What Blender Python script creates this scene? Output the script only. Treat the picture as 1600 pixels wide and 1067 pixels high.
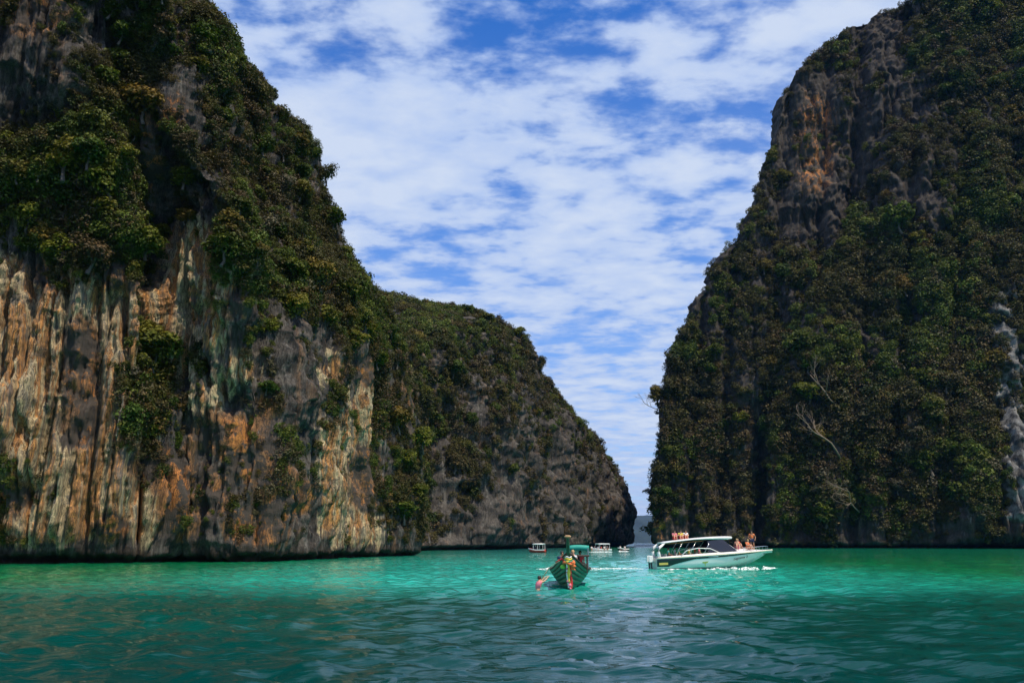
import bpy, math, random
import numpy as np
from mathutils import Vector, Matrix, Euler
random.seed(7); R = np.random.RandomState(11)
rad = math.radians
scene = bpy.context.scene
for o in list(bpy.data.objects): bpy.data.objects.remove(o)

# ------------------------------------------------------------------ camera
F = 1244.0; PITCH = math.atan(313.5/F); CAMZ = 2.5
cd = bpy.data.cameras.new('camera'); cam = bpy.data.objects.new('camera', cd)
scene.collection.objects.link(cam); scene.camera = cam
cd.sensor_width = 36; cd.lens = 36*F/1600; cd.clip_start = 0.2; cd.clip_end = 30000
cam.location = (0, 0, CAMZ); cam.rotation_euler = (rad(90)+PITCH, 0, 0)
# ------------------------------------------------------------------ light
SUN_EL, SUN_AZ = 60.0, 138.0          # azimuth clockwise from +Y (view direction)
w = bpy.data.worlds.new('World'); scene.world = w; w.use_nodes = True
scene.view_settings.view_transform = 'Standard'; scene.view_settings.look = 'None'
scene.view_settings.exposure = 0.0; scene.view_settings.gamma = 1
scene.view_settings.use_curve_mapping = False
sd = bpy.data.lights.new('sun', 'SUN'); sd.energy = 4.5; sd.angle = rad(0.6); sd.color = (1, .88, .70)
sun = bpy.data.objects.new('sun', sd); scene.collection.objects.link(sun)
sdir = Vector((math.sin(rad(SUN_AZ))*math.cos(rad(SUN_EL)), math.cos(rad(SUN_AZ))*math.cos(rad(SUN_EL)), math.sin(rad(SUN_EL))))
sun.rotation_euler = sdir.to_track_quat('Z', 'Y').to_euler(); sun.location = (0, 0, 400)

class NT:
    """tiny node-tree helper"""
    def __init__(s, tree): s.t = tree; s.n = tree.nodes; s.l = tree.links
    def add(s, typ, ins=None, **kw):
        n = s.n.new(typ)
        for k, v in kw.items(): setattr(n, k, v)
        for k, v in (ins or {}).items():
            if hasattr(v, 'is_output'): s.l.new(v, n.inputs[k])
            else: n.inputs[k].default_value = v
        return n
    def math(s, op, a, b=0.0, c=0.0, clamp=False):
        n = s.add('ShaderNodeMath', {0: a, 1: b, 2: c}, operation=op); n.use_clamp = clamp; return n.outputs[0]
    def noise(s, vec, scale, detail=4, rough=.5, dist=0.0, out=0):
        return s.add('ShaderNodeTexNoise', {'Vector': vec, 'Scale': scale, 'Detail': detail, 'Roughness': rough, 'Distortion': dist}).outputs[out]
    def maprange(s, v, a, b, c=0.0, d=1.0, smooth=False):
        n = s.add('ShaderNodeMapRange', {0: v, 1: a, 2: b, 3: c, 4: d}); n.interpolation_type = 'SMOOTHSTEP' if smooth else 'LINEAR'; return n.outputs[0]
    def mix(s, f, a, b, mode='MIX'):
        n = s.n.new('ShaderNodeMix'); n.data_type = 'RGBA'; n.blend_type = mode
        for k, v in ((0, f), (6, a), (7, b)):
            if hasattr(v, 'is_output'): s.l.new(v, n.inputs[k])
            else: n.inputs[k].default_value = v if k == 0 else (tuple(v)+(1,) if len(v) == 3 else v)
        return n.outputs[2]
    def scalev(s, vec, sc, loc=(0, 0, 0)):
        return s.add('ShaderNodeMapping', {'Vector': vec, 'Scale': sc, 'Location': loc}).outputs[0]

# world: clear physical sky with a sheet of altocumulus cloud, laid out on a level layer overhead
t = NT(w.node_tree); t.n.clear()
sky = t.add('ShaderNodeTexSky', sky_type='NISHITA'); sky.sun_disc = False
sky.sun_elevation = rad(SUN_EL); sky.sun_rotation = rad(SUN_AZ); sky.air_density = 1.0; sky.dust_density = 0.3; sky.ozone_density = 3.0
tc = t.add('ShaderNodeTexCoord').outputs['Generated']
sep = t.add('ShaderNodeSeparateXYZ', {0: tc})
zz = t.math('MAXIMUM', sep.outputs[2], 0.0)
den = t.math('ADD', zz, 0.10)
ux = t.math('DIVIDE', sep.outputs[0], den); uy = t.math('DIVIDE', sep.outputs[1], den)
uv = t.add('ShaderNodeCombineXYZ', {0: ux, 1: uy, 2: 0.0}).outputs[0]
rowv = t.scalev(uv, (1.0, 1.25, 1.0), (3.1, 0.6, 0))
n1 = t.noise(rowv, 7.0, 6, .53, .12)                 # cloudlets
n2 = t.noise(t.scalev(uv, (1, 1, 1), (7.3, 2.2, 0)), 1.7, 2, .5, .2)   # coverage
n3 = t.noise(t.scalev(uv, (1, 1.5, 1), (1.3, 9.2, 0)), 17.0, 4, .55, .1)
cov = t.math('ADD', t.math('MULTIPLY', n1, 0.85), t.math('MULTIPLY', n2, 0.62))
cov = t.math('ADD', cov, t.math('MULTIPLY', n3, 0.30))
for bx, by, br, ba in ((-.33, 1.56, .42, .17), (.50, 1.50, .24, -.11), (-.28, 1.24, .22, -.07), (.42, 1.15, .2, -.08), (.1, 2.2, .5, .05)):   # thicker and thinner parts of the sheet
    dd = t.add('ShaderNodeVectorMath', {0: uv, 1: (bx, by, 0)}, operation='DISTANCE').outputs['Value']
    cov = t.math('ADD', cov, t.maprange(dd, 0, br, ba, 0, True))
fac = t.maprange(cov, 0.68, 0.93, 0.10, 0.97, True)
hor = t.maprange(zz, 0.02, 0.60, 1.0, 0.0)
fac = t.math('ADD', fac, t.math('MULTIPLY', hor, t.math('MULTIPLY', t.math('SUBTRACT', 1.0, fac), 0.74)), clamp=True)
hsv = t.add('ShaderNodeHueSaturation', {'Hue': .515, 'Saturation': 1.5, 'Value': 1.45, 'Color': sky.outputs[0]})
skyb = t.add('ShaderNodeBackground', {'Color': hsv.outputs[0], 'Strength': 0.13})
shade = t.math('ADD', t.math('MULTIPLY', n1, .7), t.math('MULTIPLY', n2, .5))
cc = t.mix(t.maprange(shade, .42, .74), (.32, .47, .82), (.60, .69, .86))
cb = t.add('ShaderNodeBackground', {'Color': cc, 'Strength': 1.06})
mx = t.add('ShaderNodeMixShader', {0: fac, 1: skyb.outputs[0], 2: cb.outputs[0]})
t.add('ShaderNodeOutputWorld', {0: mx.outputs[0]})

# ------------------------------------------------------------------ numeric helpers
PERM = np.concatenate([R.permutation(256)]*3)
GR = R.normal(size=(256, 3)); GR /= np.linalg.norm(GR, axis=1)[:, None]
def pn(x, y, z=0.0):
    x, y, z = np.broadcast_arrays(np.asarray(x, float), np.asarray(y, float), np.asarray(z, float))
    xi = np.floor(x).astype(int); yi = np.floor(y).astype(int); zi = np.floor(z).astype(int)
    xf = x-xi; yf = y-yi; zf = z-zi
    u = xf*xf*xf*(xf*(xf*6-15)+10); v = yf*yf*yf*(yf*(yf*6-15)+10); ww = zf*zf*zf*(zf*(zf*6-15)+10)
    xi &= 255; yi &= 255; zi &= 255
    out = 0
    for a in (0, 1):
        wa = u if a else 1-u; pa = PERM[(xi+a) & 255]
        for b in (0, 1):
            wb = v if b else 1-v; pb = PERM[(pa+yi+b) & 255]
            for c in (0, 1):
                wc = ww if c else 1-ww; g = GR[PERM[(pb+zi+c) & 255]]
                out = out+wa*wb*wc*(g[..., 0]*(xf-a)+g[..., 1]*(yf-b)+g[..., 2]*(zf-c))
    return out*1.5
def fbm(x, y, z=0.0, o=4, r=.5):
    s = 0; a = 1; k = 1
    for i in range(o): s = s+a*pn(x*k+13.7*i, y*k+7.1*i, z*k+3.3*i); a *= r; k *= 2.03
    return s
def ridged(x, y, z=0.0, o=3):
    s = 0; a = 1; k = 1
    for i in range(o): s = s+a*(1-2*np.abs(pn(x*k+5.7*i, y*k+9.1*i, z*k))); a *= .5; k *= 2.1
    return s
def sstep(x, a, b): q = np.clip((x-a)/(b-a), 0, 1); return q*q*(3-2*q)
CP, SP = math.cos(PITCH), math.sin(PITCH)
def at(px, py, Y):                       # where a direction seen in the photograph meets depth Y
    u = 533.5-py; dy = F*CP-u*SP; dz = u*CP+F*SP
    return np.array([(px-800)/dy*Y, Y, CAMZ+dz/dy*Y])
def water_at(px, py):
    u = 533.5-py; dy = F*CP-u*SP; dz = u*CP+F*SP; k = -CAMZ/dz
    return np.array([(px-800)*k, dy*k, 0.0])
def proj(P):
    P = np.asarray(P); y = P[..., 1]; z = P[..., 2]-CAMZ
    dpt = np.maximum(y*CP+z*SP, .01); up = -y*SP+z*CP
    return 800+F*P[..., 0]/dpt, 533.5-F*up/dpt

# ------------------------------------------------------------------ objects helpers
COL = scene.collection
def link(o, parent=None):
    COL.objects.link(o)
    if parent: o.parent = parent
    return o
def tag(o, label=None, cat=None, group=None, kind=None):
    for k, v in (('label', label), ('category', cat), ('group', group), ('kind', kind)):
        if v: o[k] = v
    return o
def empty(name, loc=(0, 0, 0), rot=(0, 0, 0), parent=None):
    o = bpy.data.objects.new(name, None); o.location = loc; o.rotation_euler = rot; o.empty_display_size = .3
    return link(o, parent)
def mesh_np(name, V, Q, smooth=True, mats=()):
    """V (n,3); Q (m,3) or (m,4)"""
    me = bpy.data.meshes.new(name); V = np.asarray(V, np.float32); Q = np.asarray(Q, np.int32)
    me.vertices.add(len(V)); me.vertices.foreach_set('co', V.ravel())
    k = Q.shape[1]; me.loops.add(Q.size); me.loops.foreach_set('vertex_index', Q.ravel())
    me.polygons.add(len(Q)); me.polygons.foreach_set('loop_start', np.arange(len(Q), dtype=np.int32)*k)
    me.update(calc_edges=True)
    me.polygons.foreach_set('use_smooth', np.full(len(Q), bool(smooth)))
    for m in mats: me.materials.append(m)
    me.validate(); return me
def obj(name, me, mat=None, parent=None):
    if mat is not None and not me.materials: me.materials.append(mat)
    return link(bpy.data.objects.new(name, me), parent)

class MB:
    """collects boxes, tubes, lofts; build() links them as ONE mesh object"""
    def __init__(s): s.v = []; s.f = []; s.xf = Matrix()
    def addv(s, pts): b = len(s.v); s.v += [tuple(s.xf @ Vector(p)) for p in pts]; return b
    def box(s, c, d, rz=0, ry=0, taper=1.0):
        m = Euler((0, ry, rz)).to_matrix(); pts = []
        for z in (-.5, .5):
            k = taper if z > 0 else 1
            for x, y in ((-.5, -.5), (.5, -.5), (.5, .5), (-.5, .5)):
                pts.append(Vector(c)+m @ Vector((x*d[0]*k, y*d[1]*k, z*d[2])))
        b = s.addv(pts)
        s.f += [tuple(b+i for i in q) for q in ((3, 2, 1, 0), (4, 5, 6, 7), (0, 1, 5, 4), (1, 2, 6, 5), (2, 3, 7, 6), (3, 0, 4, 7))]
        return s
    def tube(s, pts, r, n=8, cap=True):
        pts = [Vector(p) for p in pts]; rs = r if isinstance(r, (list, tuple)) else [r]*len(pts)
        b0 = None; up = Vector((0, 0, 1))
        for i, p in enumerate(pts):
            d = (pts[min(i+1, len(pts)-1)]-pts[max(i-1, 0)]).normalized()
            a = d.cross(up if abs(d.z) < .95 else Vector((1, 0, 0))).normalized(); c = d.cross(a)
            b = s.addv([p+(a*math.cos(2*math.pi*k/n)+c*math.sin(2*math.pi*k/n))*rs[i] for k in range(n)])
            if b0 is not None: s.f += [(b0+k, b0+(k+1) % n, b+(k+1) % n, b+k) for k in range(n)]
            elif cap: s.f.append(tuple(b+k for k in range(n))[::-1])
            b0 = b
        if cap: s.f.append(tuple(b0+k for k in range(n)))
        return s
    def loft(s, secs, closed=False, caps=False):
        b0 = None; n = len(secs[0])
        for sec in secs:
            b = s.addv(sec)
            if b0 is not None: s.f += [(b0+k, b0+(k+1) % n, b+(k+1) % n, b+k) for k in range(n if closed else n-1)]
            elif caps: s.f.append(tuple(b+k for k in range(n))[::-1])
            b0 = b
        if caps: s.f.append(tuple(b0+k for k in range(n)))
        return s
    def ball(s, c, r, n=10, m=7):
        r = r if isinstance(r, (list, tuple)) else (r, r, r); c = Vector(c); rows = []
        for j in range(1, m):
            th = math.pi*j/m
            rows.append([c+Vector((r[0]*math.sin(th)*math.cos(2*math.pi*k/n), r[1]*math.sin(th)*math.sin(2*math.pi*k/n), r[2]*math.cos(th))) for k in range(n)])
        s.loft(rows, closed=True, caps=True); return s
    def build(s, name, mat, parent=None, smooth=False, solid=0.0, bevel=0.0, sub=0):
        me = bpy.data.meshes.new(name); me.from_pydata(s.v, [], s.f); me.materials.append(mat); me.update()
        me.polygons.foreach_set('use_smooth', [smooth]*len(me.polygons))
        o = link(bpy.data.objects.new(name, me), parent)
        if solid: md = o.modifiers.new('solid', 'SOLIDIFY'); md.thickness = solid; md.offset = -1
        if bevel: md = o.modifiers.new('bevel', 'BEVEL'); md.width = bevel; md.segments = 2; md.limit_method = 'ANGLE'
        if sub: md = o.modifiers.new('sub', 'SUBSURF'); md.levels = sub; md.render_levels = sub
        return o

MATS = {}
def mat(name, col, rough=.5, metal=0.0, grime=.25, gscale=6.0, bump=0.0, coat=0.0, trans=0.0):
    if name in MATS: return MATS[name]
    m = bpy.data.materials.new(name); m.use_nodes = True; t = NT(m.node_tree); b = t.n['Principled BSDF']
    co = t.add('ShaderNodeTexCoord').outputs['Object']
    n = t.noise(co, gscale, 5, .6)
    c = t.mix(t.maprange(n, .4, .75), col, tuple(x*(1-grime) for x in col))
    t.l.new(c, b.inputs['Base Color'])
    t.l.new(t.maprange(n, .3, .8, max(rough-.08, .02), min(rough+.12, 1)), b.inputs['Roughness'])
    b.inputs['Metallic'].default_value = metal; b.inputs['Coat Weight'].default_value = coat
    if trans: b.inputs['Transmission Weight'].default_value = trans; b.inputs['IOR'].default_value = 1.45
    if bump:
        bp = t.add('ShaderNodeBump', {'Strength': .6, 'Distance': bump, 'Height': n}); t.l.new(bp.outputs[0], b.inputs['Normal'])
    MATS[name] = m; return m
# ------------------------------------------------------------------ survey of the cliffs (50 px cells of the photograph)
VEG = [  # how thickly plants grow, 0-9
 "43588468777777777777777777645778",
 "32388575777777777777777768656778",
 "22267546777777777777777753545778",
 "33354546777777777777777742434778",
 "98848777777777777777777741325788",
 "98775777777777777777777851326788",
 "99887656777777777777777852447888",
 "98887446787777777777777765678888",
 "31236324767977777777777788888888",
 "00004113856997777777777788888887",
 "00006212734877777777777888888882",
 "00008522611477888777778888888883",
 "00008522611366777777788888888883",
 "00005422522277666577768888888883",
 "21003431441187656337767777788883",
 "32102342231176656432766777888873",
 "11002232111133333323355555566642",
 "00000000000000000000000000000000",
]
ROCK = [  # . dark grey, c cream streaked, o ochre, p pale grey
 "oo....o.........................",
 "................................",
 "...o............................",
 "...ooo...................o......",
 "....o....................o......",
 "....o....................o......",
 "................................",
 ".....cc.........................",
 "cocooccc........................",
 "ccccccco.......................p",
 "ccocccc........................p",
 "ccoccc.c..co...................p",
 "ccocc.c.o..co..................p",
 "ccocc.oo..cc...................p",
 "ccccoo.oo.co...................p",
 "occccoo.ooco..................pp",
 "cccoco.oo.cc........o...........",
 "................................",
]
VEGA = np.array([[int(c) for c in r[:32]] for r in VEG], float)/9
RKA = {k: np.array([[float(c == k) for c in r[:32]] for r in ROCK]) for k in 'cop'}
def survey(A, px, py):
    x = np.clip(px/50-.5, 0, 30.999); y = np.clip(py/50-.5, 0, 16.999)
    xi = x.astype(int); yi = y.astype(int); fx = x-xi; fy = y-yi
    return (A[yi, xi]*(1-fx)+A[yi, xi+1]*fx)*(1-fy)+(A[yi+1, xi]*(1-fx)+A[yi+1, xi+1]*fx)*fy

# ------------------------------------------------------------------ rock
def rock_material():
    m = bpy.data.materials.new('limestone'); m.use_nodes = True; t = NT(m.node_tree); b = t.n['Principled BSDF']
    geo = t.add('ShaderNodeNewGeometry'); pos = geo.outputs['Position']
    sc = t.add('ShaderNodeAttribute', attribute_name='grain').outputs['Fac']     # metres per grain unit
    pv = t.add('ShaderNodeVectorMath', {0: pos, 1: t.add('ShaderNodeCombineXYZ', {0: sc, 1: sc, 2: sc}).outputs[0]}, operation='MULTIPLY').outputs[0]
    warp = t.noise(pv, .12, 3, .5, out=1)
    wv = t.add('ShaderNodeVectorMath', {0: pv, 1: t.add('ShaderNodeVectorMath', {0: warp, 3: 3.0}, operation='SCALE').outputs[0]}, operation='ADD').outputs[0]
    st = t.noise(t.scalev(wv, (1, 1, .035)), 1.0, 8, .72)          # streaks
    st2 = t.noise(t.scalev(wv, (1, 1, .05), (40, 0, 9)), .5, 7, .68)
    st3 = t.noise(t.scalev(wv, (1, 1, .1), (4, 70, 9)), 2.2, 5, .6)
    bl = t.noise(pv, .35, 8, .66)
    A = lambda n: t.add('ShaderNodeAttribute', attribute_name=n).outputs['Fac']
    grey = t.mix(t.maprange(bl, .38, .64), (.028, .026, .025), (.13, .115, .10))
    grey = t.mix(t.math('MULTIPLY', t.maprange(st, .53, .66), .8), grey, (.20, .185, .165))
    line = t.maprange(t.math('ABSOLUTE', t.math('SUBTRACT', st, .485)), .006, .03, 1, 0)
    line2 = t.maprange(t.math('ABSOLUTE', t.math('SUBTRACT', st3, .5)), .01, .05, 1, 0)
    grey = t.mix(t.math('MULTIPLY', t.maprange(st2, .56, .66), .35), grey, (.32, .17, .08))
    cream = t.mix(t.maprange(st2, .47, .53), (.62, .30, .10), (.66, .52, .30))
    cream = t.mix(t.maprange(bl, .56, .62, 0, .7), cream, (.16, .14, .12))
    cream = t.mix(t.math('MULTIPLY', t.maprange(st3, .53, .62), .55), cream, (.20, .19, .165))
    cream = t.mix(t.math('MULTIPLY', t.maprange(st, .52, .60), .85), cream, (.10, .10, .095))
    cream = t.mix(t.maprange(st, .35, .41, .9, 0), cream, (.045, .043, .04))
    cream = t.mix(t.math('MULTIPLY', line, .9), cream, (.03, .03, .028)); cream = t.mix(t.math('MULTIPLY', line2, .55), cream, (.05, .048, .045)); grey = t.mix(t.math('MULTIPLY', line2, .6), grey, (.012, .012, .012))
    och = t.mix(t.maprange(st2, .44, .56), (.52, .21, .06), (.25, .14, .07))
    och = t.mix(t.math('MULTIPLY', line, .9), och, (.03, .026, .024)); och = t.mix(t.math('MULTIPLY', line2, .6), och, (.04, .035, .03))
    och = t.mix(t.maprange(bl, .49, .54), (.075, .062, .052), och)
    pale = t.mix(t.maprange(bl, .42, .6), (.04, .04, .04), (.24, .235, .225))
    def fz(att, k=1.0):
        e = t.math('ADD', A(att), t.math('MULTIPLY', t.math('SUBTRACT', st2, .5), 1.8))
        return t.math('MULTIPLY', t.maprange(e, .34, .56, 0, 1, True), k)
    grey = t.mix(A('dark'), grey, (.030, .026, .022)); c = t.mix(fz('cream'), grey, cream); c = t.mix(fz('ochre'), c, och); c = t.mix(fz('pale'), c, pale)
    z = t.add('ShaderNodeSeparateXYZ', {0: pos}).outputs[2]
    moss = t.maprange(t.math('ADD', z, t.math('MULTIPLY', bl, 3.0)), 2.0, 3.4, .95, 0)      # wet tide band
    c = t.mix(moss, c, (.035, .024, .017))
    t.l.new(c, b.inputs['Base Color']); b.inputs['Roughness'].default_value = .9; b.inputs['Specular IOR Level'].default_value = .15
    h = t.math('ADD', t.math('MULTIPLY', st, 1.2), t.math('ADD', t.math('MULTIPLY', bl, .8), t.math('MULTIPLY', st3, .5)))
    bp = t.add('ShaderNodeBump', {'Strength': .9, 'Distance': .55, 'Height': h}); t.l.new(bp.outputs[0], b.inputs['Normal'])
    return m
ROCKM = rock_material()

def spline(P, n):
    P = np.asarray(P, float); d = np.r_[0, np.cumsum(np.linalg.norm(np.diff(P, axis=0), axis=1))]
    u = np.linspace(0, d[-1], n); Q = np.stack([np.interp(u, d, P[:, k]) for k in range(P.shape[1])], 1); return Q, u
CL = {}
def cliff(name, label, sil, front, back, ncol, step, M, lean, left, seed, flute, grain, gullies=(), under=2.0, near_h=1.0, wpow=.8, hid=.2):
    # crest line of the headland's nose: pixel-traced bearings at surveyed distances
    S = np.array(sil, float); d = np.r_[0, np.cumsum(np.hypot(np.diff(S[:, 0]), np.diff(S[:, 1])))]
    nr = int(d[-1]/step); u = np.linspace(0, d[-1], nr); S = np.stack([np.interp(u, d, S[:, k]) for k in range(3)], 1)
    N = np.array([at(*q) for q in S]); N[0, 2] = -1.5
    N[:, 2] = np.maximum.accumulate(N[:, 2]+np.arange(nr)*1e-3)
    fr, _ = spline(front, 4000); nh = max(12, int(ncol*.06)); q_ = np.r_[np.linspace(0, hid, nh)[:-1], np.linspace(hid, 1, ncol-nh+1)]; fr = np.stack([np.interp(q_, np.linspace(0, 1, 4000), fr[:, k]) for k in (0, 1)], 1); bk, _ = spline(back, max(60, ncol//6))
    C = np.vstack([fr, bk[1:]])
    wf = q_**wpow; wb = np.linspace(1, 0, len(bk))[1:]
    wgt = np.r_[wf, wb]
    k = max(9, ncol//22); ker = np.hanning(k+2)[1:-1]; ker /= ker.sum()
    for a in (0, 1):
        e = np.r_[np.full(k//2, C[0, a]), C[:, a], np.full(k//2, C[-1, a])]; cc = np.convolve(e, ker, 'valid')[:len(C)]
        C[:len(cc), a] = cc
    T = np.gradient(C, axis=0); T /= np.linalg.norm(T, axis=1)[:, None]+1e-9
    nrm = np.stack([T[:, 1], -T[:, 0]], 1)*(1 if left else -1)
    N0 = fr[-1]
    off = N[:, :2]-N0[None]
    P = C[None]+wgt[None, :, None]*off[:, None]
    Z = np.repeat(N[:, 2][:, None], len(C), 1)
    hc = np.r_[near_h+(1-near_h)*sstep(q_, .08, .75), np.linspace(1, near_h, len(bk))[1:]]
    Z = np.where(Z > 0, Z*hc[None], Z)
    P = P-nrm[None]*(lean*np.maximum(Z, 0)*(1-wgt[None]**2*1.0))[..., None]
    for it in range(3):         # keep the nose on its surveyed bearing
        px, _ = proj(np.dstack([P, Z])); px = np.where(px > -9000, px, 0)
        ext = px[:, len(fr)//2:].max(1) if left else px[:, len(fr)//2:].min(1)
        sh = (S[:, 0]-ext)/F*N[:, 1]
        P[..., 0] += wgt[None]*sh[:, None]
    X, Yc = P[..., 0].copy(), P[..., 1].copy()
    uu = X*.8+Yc*.6; q = M
    big = fbm(X/(26*q)+seed, Yc/(26*q), Z/(55*q), 3)*5.0*q
    med = fbm(X/(7*q), Yc/(7*q)+seed, Z/(9*q), 4)*1.7*q
    colm = ridged(X/(5*q)+.25*fbm(X/(9*q), Yc/(9*q), Z/(14*q), 2), Yc/(5*q)+seed, Z/(46*q), 3)*1.0*q
    wx = .5*fbm(X/(6*q), Yc/(6*q), Z/(10*q), 2)
    flt = ridged(X/(1.5*q)+wx, Yc/(1.5*q)+seed, Z/(22*q), 3)*.5*q
    def grooves(sx, sz, w_, off_):
        n_ = pn(X/sx+off_, Yc/sx+seed, Z/sz)+.35*pn(X/(sx*.45), Yc/(sx*.45)+off_, Z/(sz*.8)); return np.exp(-(n_/w_)**2)
    grv = 1.9*grooves(4.2*q, 60*q, .09, 3)+1.25*grooves(1.9*q, 38*q, .10, 9)+.5*grooves(.9*q, 16*q, .16, 5)
    ledge = np.abs(pn(X/(14*q), Yc/(14*q), Z/(4.2*q)+.5*pn(X/(9*q), Yc/(9*q), 0)))*1.5*q
    rough = fbm(X/(1.1*q), Yc/(1.1*q), Z/(1.5*q), 3, .6)*(.34 if q < 1.5 else .5)*q
    ppx, ppy = proj(np.dstack([P, Z])); bare = 1-survey(VEGA, ppx, ppy)
    creamy = survey(RKA['c'], ppx, ppy)
    D = big*1.0+med*(1.0-.45*creamy)+flute*(colm+flt*(.5+.9*bare+1.1*creamy))-ledge*(1-creamy)*1.2+rough-grv*q*(.45+.75*creamy)*flute
    nosefade = .55+.45*(1-np.clip(wgt, 0, 1)**6)[None]
    D = D*nosefade
    for gx, gw, gd in gullies:      # folds between buttresses, by bearing
        D = D+gd*q*np.exp(-((ppx-gx-.06*(860-ppy))/gw)**2)
    notch = under*(1-sstep(Z+.5*fbm(X/5, Yc/5, 0, 2)+.9*np.abs(pn(X/(1.3*q), Yc/(1.3*q), 4)), .4, 1.25*max(1, M*.7)))
    D = D*(.35+.65*sstep(Z, -1.5, 5))-notch
    Pn = nrm[None]*D[..., None]
    V = np.dstack([P+Pn, Z+fbm(X/(5*q), Yc/(5*q)+9, Z/(5*q), 3)*.7*q*sstep(Z, 3, 12)])
    nr, nc = Z.shape
    idx = np.arange(nr*nc).reshape(nr, nc)
    a, b_, c_, d_ = idx[:-1, :-1], idx[:-1, 1:], idx[1:, 1:], idx[1:, :-1]
    Q = np.stack([a, b_, c_, d_] if left else [d_, c_, b_, a], -1).reshape(-1, 4)
    cen = V[-1].mean(0)+[0, 0, 3*q]
    VV = np.vstack([V.reshape(-1, 3), cen]); ci = nr*nc
    top = idx[-1]; cap = np.stack([top[:-1], top[1:], np.full(nc-1, ci), np.full(nc-1, ci)], 1)
    me = mesh_np(name, VV, Q, True, [ROCKM])
    import bmesh
    capme = [(int(top[i]), int(top[i+1]), ci) if left else (int(top[i+1]), int(top[i]), ci) for i in range(nc-1)]
    bm = bmesh.new(); bm.from_mesh(me); bm.verts.ensure_lookup_table()
    for f in capme:
        try: bm.faces.new([bm.verts[i] for i in f])
        except ValueError: pass
    # close the far side
    bm.to_mesh(me); bm.free()
    px, py = proj(VV)
    for nm, ch in (('cream', 'c'), ('ochre', 'o'), ('pale', 'p')):
        at_ = me.attributes.new(nm, 'FLOAT', 'POINT'); at_.data.foreach_set('value', survey(RKA[ch], px, py).astype(np.float32))
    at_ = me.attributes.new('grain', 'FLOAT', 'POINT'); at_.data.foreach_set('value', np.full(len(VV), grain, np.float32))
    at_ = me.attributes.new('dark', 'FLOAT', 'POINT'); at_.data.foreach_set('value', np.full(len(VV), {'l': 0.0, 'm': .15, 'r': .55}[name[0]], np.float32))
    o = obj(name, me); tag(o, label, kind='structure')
    # outward normals for planting
    du = np.gradient(V, axis=1); dv = np.gradient(V, axis=0); nn = np.cross(du, dv); nn /= np.linalg.norm(nn, axis=2)[..., None]+1e-9
    if not left: nn = -nn
    CL[name] = (V, nn, px[:-1].reshape(nr, nc), py[:-1].reshape(nr, nc))
    return o

cliff('left_cliff', 'tall fluted limestone cliff with cream and orange streaks on the left',
    [(652, 869, 163), (655, 830, 163), (655, 780, 162), (645, 700, 160), (632, 600, 157), (618, 540, 155), (606, 490, 154), (585, 455, 152), (558, 425, 150),
     (543, 395, 149), (530, 330, 147), (519, 290, 146), (512, 230, 144), (485, 205, 142), (440, 155, 140), (405, 105, 137), (375, 60, 134), (335, 0, 131),
     (290, -60, 128), (220, -140, 122), (140, -190, 118)],
    [(-190, 70), (-120, 92), (-80, 98), (-60, 100), (-47, 104), (-45, 110), (-34, 108), (-31, 118), (-26, 140), (-19, 163)],
    [(-19, 163), (-24, 185), (-50, 205), (-120, 200), (-200, 190)],
    700, 1.75, 1.0, .10, True, 3.3, 1.0, 1.0, gullies=((220, 16, -5.0), (400, 14, -3.0), (110, 18, 1.2), (480, 22, -1.5)), hid=.42)
cliff('middle_cliff', 'darker scrub covered limestone headland stepping down to the channel mouth',
    [(984, 853, 560), (983, 800, 560), (977, 775, 550), (960, 738, 530), (935, 695, 510), (900, 655, 490), (865, 615, 470), (825, 590, 450), (790, 545, 430),
     (765, 532, 415), (738, 514, 405), (705, 507, 402), (670, 508, 402), (640, 502, 402), (600, 500, 404), (560, 498, 405)],
    [(-78, 285), (-50, 246), (-27, 240), (-4, 300), (30, 390), (60, 480), (84, 560)],
    [(84, 560), (80, 600), (20, 650), (-140, 560), (-130, 330)],
    430, 2.0, 2.2, .12, True, 17.3, 1.1, .6, gullies=((700, 14, -2.0), (840, 14, -1.5)), under=5, near_h=.54, wpow=2.0)
cliff('right_cliff', 'towering dark limestone cliff hung with trees on the right of the channel',
    [(1019, 856, 385), (1018, 800, 385), (1021, 740, 386), (1026, 660, 388), (1030, 600, 390), (1042, 545, 392), (1078, 470, 396), (1108, 425, 400), (1135, 380, 402),
     (1168, 330, 405), (1185, 270, 408), (1197, 215, 410), (1212, 140, 412), (1235, 108, 415), (1262, 78, 418), (1300, 48, 422), (1345, 25, 428), (1385, 14, 432), (1440, 10, 440), (1500, 4, 450)],
    [(420, 320), (300, 335), (218, 352), (150, 372), (95, 382), (66, 385)],
    [(66, 385), (72, 420), (130, 500), (300, 520), (430, 480)],
    420, 2.2, 2.8, .14, False, 29.1, 1.2, .55, gullies=((1300, 10, -2.2), (1120, 9, -2.0), (1190, 12, -1.6), (1250, 8, -1.8), (1075, 7, -1.5)), under=6)
cliff('right_buttress', 'nearer leafy buttress of the right cliff rising out of the frame',
    [(1195, 856, 372), (1195, 760, 373), (1215, 640, 376), (1250, 540, 380), (1285, 450, 384), (1325, 370, 388), (1365, 280, 392), (1395, 190, 396), (1415, 100, 400), (1428, 20, 404), (1434, -40, 408), (1450, -110, 412)],
    [(430, 300), (300, 318), (250, 330), (180, 345), (140, 360), (112, 372)],
    [(112, 372), (125, 400), (200, 430), (430, 440)],
    400, 2.3, 2.8, .22, False, 41.7, 1.2, .55, gullies=((1545, 18, -3.5), (1390, 10, -2.2), (1330, 9, -1.8), (1470, 12, -2.6)), under=6)

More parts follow.
